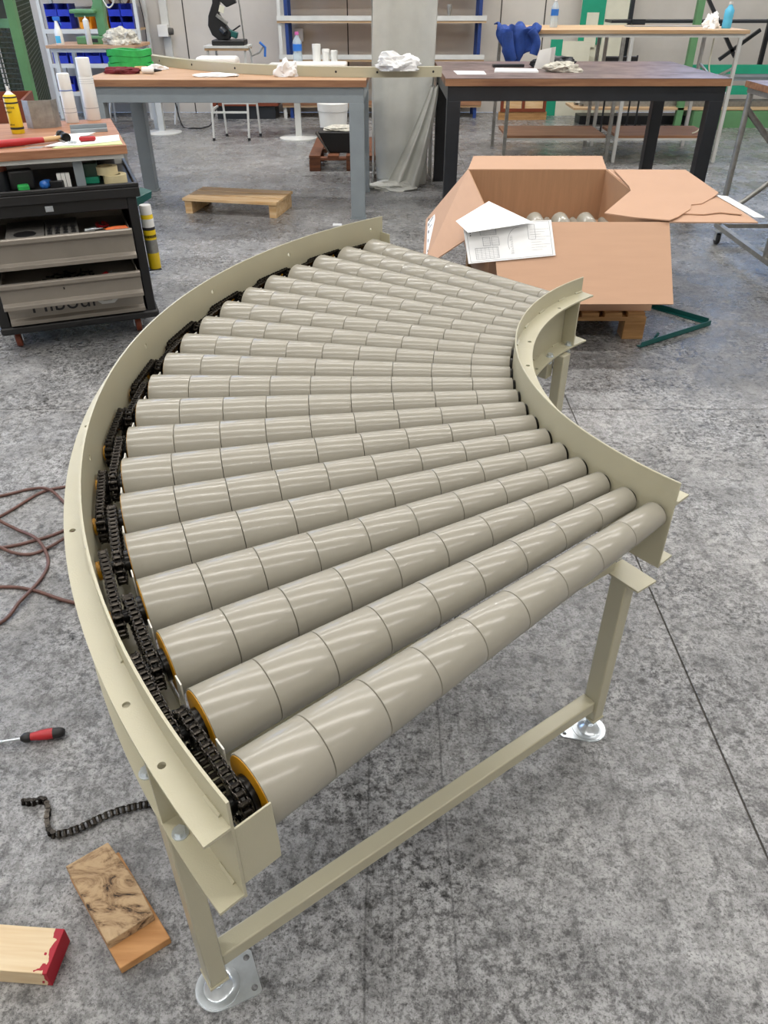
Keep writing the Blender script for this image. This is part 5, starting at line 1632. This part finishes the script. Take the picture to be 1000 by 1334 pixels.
# low white bench / folding steps behind the grey bench
fb = thing('folding_bench', 'low white slatted folding bench beneath the left of the grey workbench', 'bench', (-3.2, 11.3, 0))
for z in (0.27, 0.38):
    MB().bx(-0.48, 0.48, -0.02, 0.02, z, z + 0.06).build('slat', M['whitepaint'], fb)
for x in (-0.45, 0.42):
    MB().bar((x, -0.12, 0), (x + 0.06, 0.02, 0.45), 0.02, 0.02).bar((x, 0.16, 0), (x + 0.06, 0.02, 0.45), 0.02, 0.02).build('leg', M['whitepaint'], fb)
ct = thing('wooden_chest', 'orange brown chest on a dark plinth against the back wall', 'chest', (-1.90, 11.9, 0))
MB().bx(-0.45, 0.45, -0.25, 0.25, 0.16, 0.42).build('chest_body', M['brown'], ct, bevel=0.005)
MB().bx(-0.40, 0.40, -0.22, 0.22, 0, 0.16).build('plinth', M['blackpaint'], ct)
gc = thing('grey_crate', 'light grey plastic crate behind the tool cabinet', 'crate', (-2.90, 8.3, 0))
MB().bx(-0.25, 0.25, -0.18, 0.18, 0, 0.01).bx(-0.25, 0.25, -0.18, -0.17, 0.01, 0.26).bx(-0.25, 0.25, 0.17, 0.18, 0.01, 0.26).bx(-0.25, -0.24, -0.17, 0.17, 0.01, 0.26).bx(0.24, 0.25, -0.17, 0.17, 0.01, 0.26).build('crate_body', M['galv'], gc)
MB().bx(-0.26, 0.26, -0.19, -0.18, 0.22, 0.26).build('rim', M['greypaint'], gc)

# ================================================================== MIDDLE RACK (behind the column)
mr = thing('shelving_rack', 'rack with blue and white uprights and wooden shelves on the back wall', 'rack', (0, 11.93, 0))
for x, m_ in ((-1.37, M['whitepaint']), (-1.28, M['bluepaint']), (1.26, M['bluepaint'])):
    for y in (-0.14, 0.28):
        MB().bx(x - 0.022, x + 0.022, y - 0.02, y + 0.02, 0, 2.2).build('upright', m_, mr)
for z in (0.165, 0.71, 1.145, 1.6):
    o = MB().bx(-1.40, 1.34, -0.18, 0.30, z - 0.03, z).build('shelf', M['benchpale'], mr, smooth=0)
    MB().bx(-1.40, 1.34, -0.19, -0.181, z - 0.005, z + 0.05).build('shelf_rail', M['whitepaint'] if z > 0.2 else M['edgewood'], o)
for k, (x0, x1, z, h, m_, lb) in enumerate(((0.85, 1.02, 0.166, 0.17, M['white'], 'row of white box files on the low shelf under the black bench'), (1.04, 1.21, 0.166, 0.13, M['orangewood'], 'orange wooden box on the low rack shelf next to the files'))):
    o = MB().bx(-(x1 - x0) / 2, (x1 - x0) / 2, -0.12, 0.12, 0, h).build('shelf_box', m_, bevel=0.003)
    place(o, ((x0 + x1) / 2, 11.98, z)); tag(o, lb, 'box')
o = MB().prof((0, 0, 0), (0, 0, 1), [(0, 0.045), (0.01, 0.03), (0.05, 0.02), (0.12, 0.035), (0.17, 0.03)], 16).build('pump_bottle', M['galv'])
place(o, (0.86, 11.9, 1.1455)); tag(o, 'small metal pump fitting on the rack shelf right of the column', 'fitting')

# framed boards leaning at the wall
fr = thing('framed_board', 'red and brown wooden framed board standing under the tall bench', 'board', (1.90, 11.6, 0))
MB().bx(-0.33, 0.33, 0, 0.03, 0.0, 0.10).build('plinth_board', M['pallet'], fr)
MB().bx(-0.31, 0.31, -0.01, 0.02, 0.10, 0.14).bx(-0.31, 0.31, -0.01, 0.02, 0.40, 0.44).bx(-0.31, -0.27, -0.01, 0.02, 0.14, 0.40).bx(0.27, 0.31, -0.01, 0.02, 0.14, 0.40).bx(-0.02, 0.02, -0.01, 0.02, 0.14, 0.40).build('frame', M['brown'], fr)
for x in (-0.145, 0.145):
    MB().bx(x - 0.12, x + 0.12, 0.0, 0.018, 0.14, 0.40).build('board_panel', M['softwood'], fr)

# green and cream panels leaning on the wall
pn = thing('panel', 'green and cream sheet panel standing behind the tall bench, left one', 'panel', (2.40, 12.0, 0))
MB().bx(-0.14, 0.02, 0.0, 0.02, 0, 0.92).build('green_strip', M['teal'], pn)
MB().bx(0.021, 0.40, 0.0, 0.02, 0, 0.90).build('cream_sheet', M['cream'], pn)
pn = thing('panel', 'tall cream panel with a green upright band behind the tall bench', 'panel', (2.95, 12.15, 0))
MB().bx(-0.30, 0.38, 0.0, 0.02, 0, 2.0).build('cream_sheet', M['cream'], pn)
MB().bx(-0.30, 0.02, -0.012, -0.001, 0.85, 2.0).build('green_band', M['teal'], pn)
MB().bx(-0.22, -0.06, -0.024, -0.013, 0.82, 1.22).build('cream_tab', M['cream'], pn)

# ================================================================== CANTILEVER RACK, RIGHT
cn = thing('cantilever_rack', 'long green racking with black bars and metal stock along the right back', 'rack', (4.0, 11.3, 0))
for x in (-0.17, 2.3):
    MB().bx(x - 0.04, x + 0.04, -0.35, -0.27, 0, 2.2).build('column', M['green'], cn)
for x in (-0.85, 0.95, 3.2):
    MB().bx(x - 0.025, x + 0.025, 0.2, 0.25, 0.5, 2.2).build('back_post', M['blackpaint'], cn)
MB().bar((0.0, 0.22, 1.5), (0.6, 0.22, 0.75), 0.04, 0.04).bar((0.85, 0.22, 1.05), (0.4, 0.22, 0.72), 0.04, 0.04).build('diagonal_brace', M['blackpaint'], cn)
MB().bx(-1.25, 3.6, -0.28, -0.24, 0.60, 0.70).build('green_beam', M['teal'], cn)
MB().bx(0.05, 3.6, -0.30, -0.26, 0.37, 0.47).build('green_beam', M['teal'], cn)
MB().bx(-1.2, 3.6, -0.24, 0.1, 1.14, 1.17).build('black_shelf', M['blackpaint'], cn)
MB().bx(-0.95, -0.8, -0.30, -0.2, 1.03, 1.18).build('black_end_block', M['blackpaint'], cn)
MB().bx(-1.2, 3.6, -0.25, 0.2, 0.52, 0.56).build('grey_shelf', M['greypaint'], cn)
MB().bx(-1.55, 3.6, -0.35, 0.2, 0.20, 0.225).build('base_shelf', M['benchpale'], cn)
MB().bx(0.0, 3.6, -0.40, 0.2, 0.0, 0.19).build('green_base', M['green'], cn)
MB().bx(-1.4, 0.0, -0.1, 0.2, 0.0, 0.10).build('dark_base', M['blackpaint'], cn)
for k in range(7):
    o = MB().bx(-1.4, 2.6 - 0.1 * k, -0.035, 0.035, 0, 0.03).build('metal_bar', M['whitepaint'] if k % 2 else M['galv'])
    place(o, (4.0 - 0.04 * (k % 3), 11.12 + 0.045 * (k % 4) * 1.8, 0.2255 + 0.031 * (k // 4)))
    tag(o, ('%s long %s metal bar in the %s layer on the rack base shelf' % (nth[k % 4], 'white' if k % 2 else 'grey', ('bottom', 'top')[k // 4])), 'metal bar', 'metal stock on the right rack')
# chair behind black bench
ch = thing('chair', 'black padded chair with thin black legs behind the black bench', 'chair', (2.78, 10.15, 0))
MB().bx(-0.22, 0.22, -0.2, 0.2, 0.42, 0.47).build('seat', M['blackplastic'], ch, bevel=0.02, seg=3)
for x in (-0.2, 0.2):
    for y in (-0.18, 0.18):
        MB().cyl((x, y, 0), (x, y, 0.42 if y < 0 else 0.85), 0.011, 8).build('leg', M['blackpaint'], ch)
MB().bx(-0.2, 0.2, 0.17, 0.2, 0.62, 0.84).build('backrest', M['blackplastic'], ch, bevel=0.01)
# cable hanging by the tall bench right leg
o = MB().tube(spline([(-0.25, 0, 1.1), (-0.24, 0, 0.85), (-0.15, 0, 0.7), (-0.13, 0, 0.5), (-0.2, 0, 0.3), (-0.27, 0, 0.255)], 10), 0.007, 6).build('hanging_cable', M['cream'])
place(o, (3.5, 8.75, 0)); tag(o, 'cream cable hanging down from the right end of the tall bench', 'cable')
# paper scrap on floor
paper('small white paper scrap on the floor left of the grey bench leg', [(-0.40, 6.08), (-0.33, 6.08), (-0.33, 6.14), (-0.40, 6.15)], 0.0003)
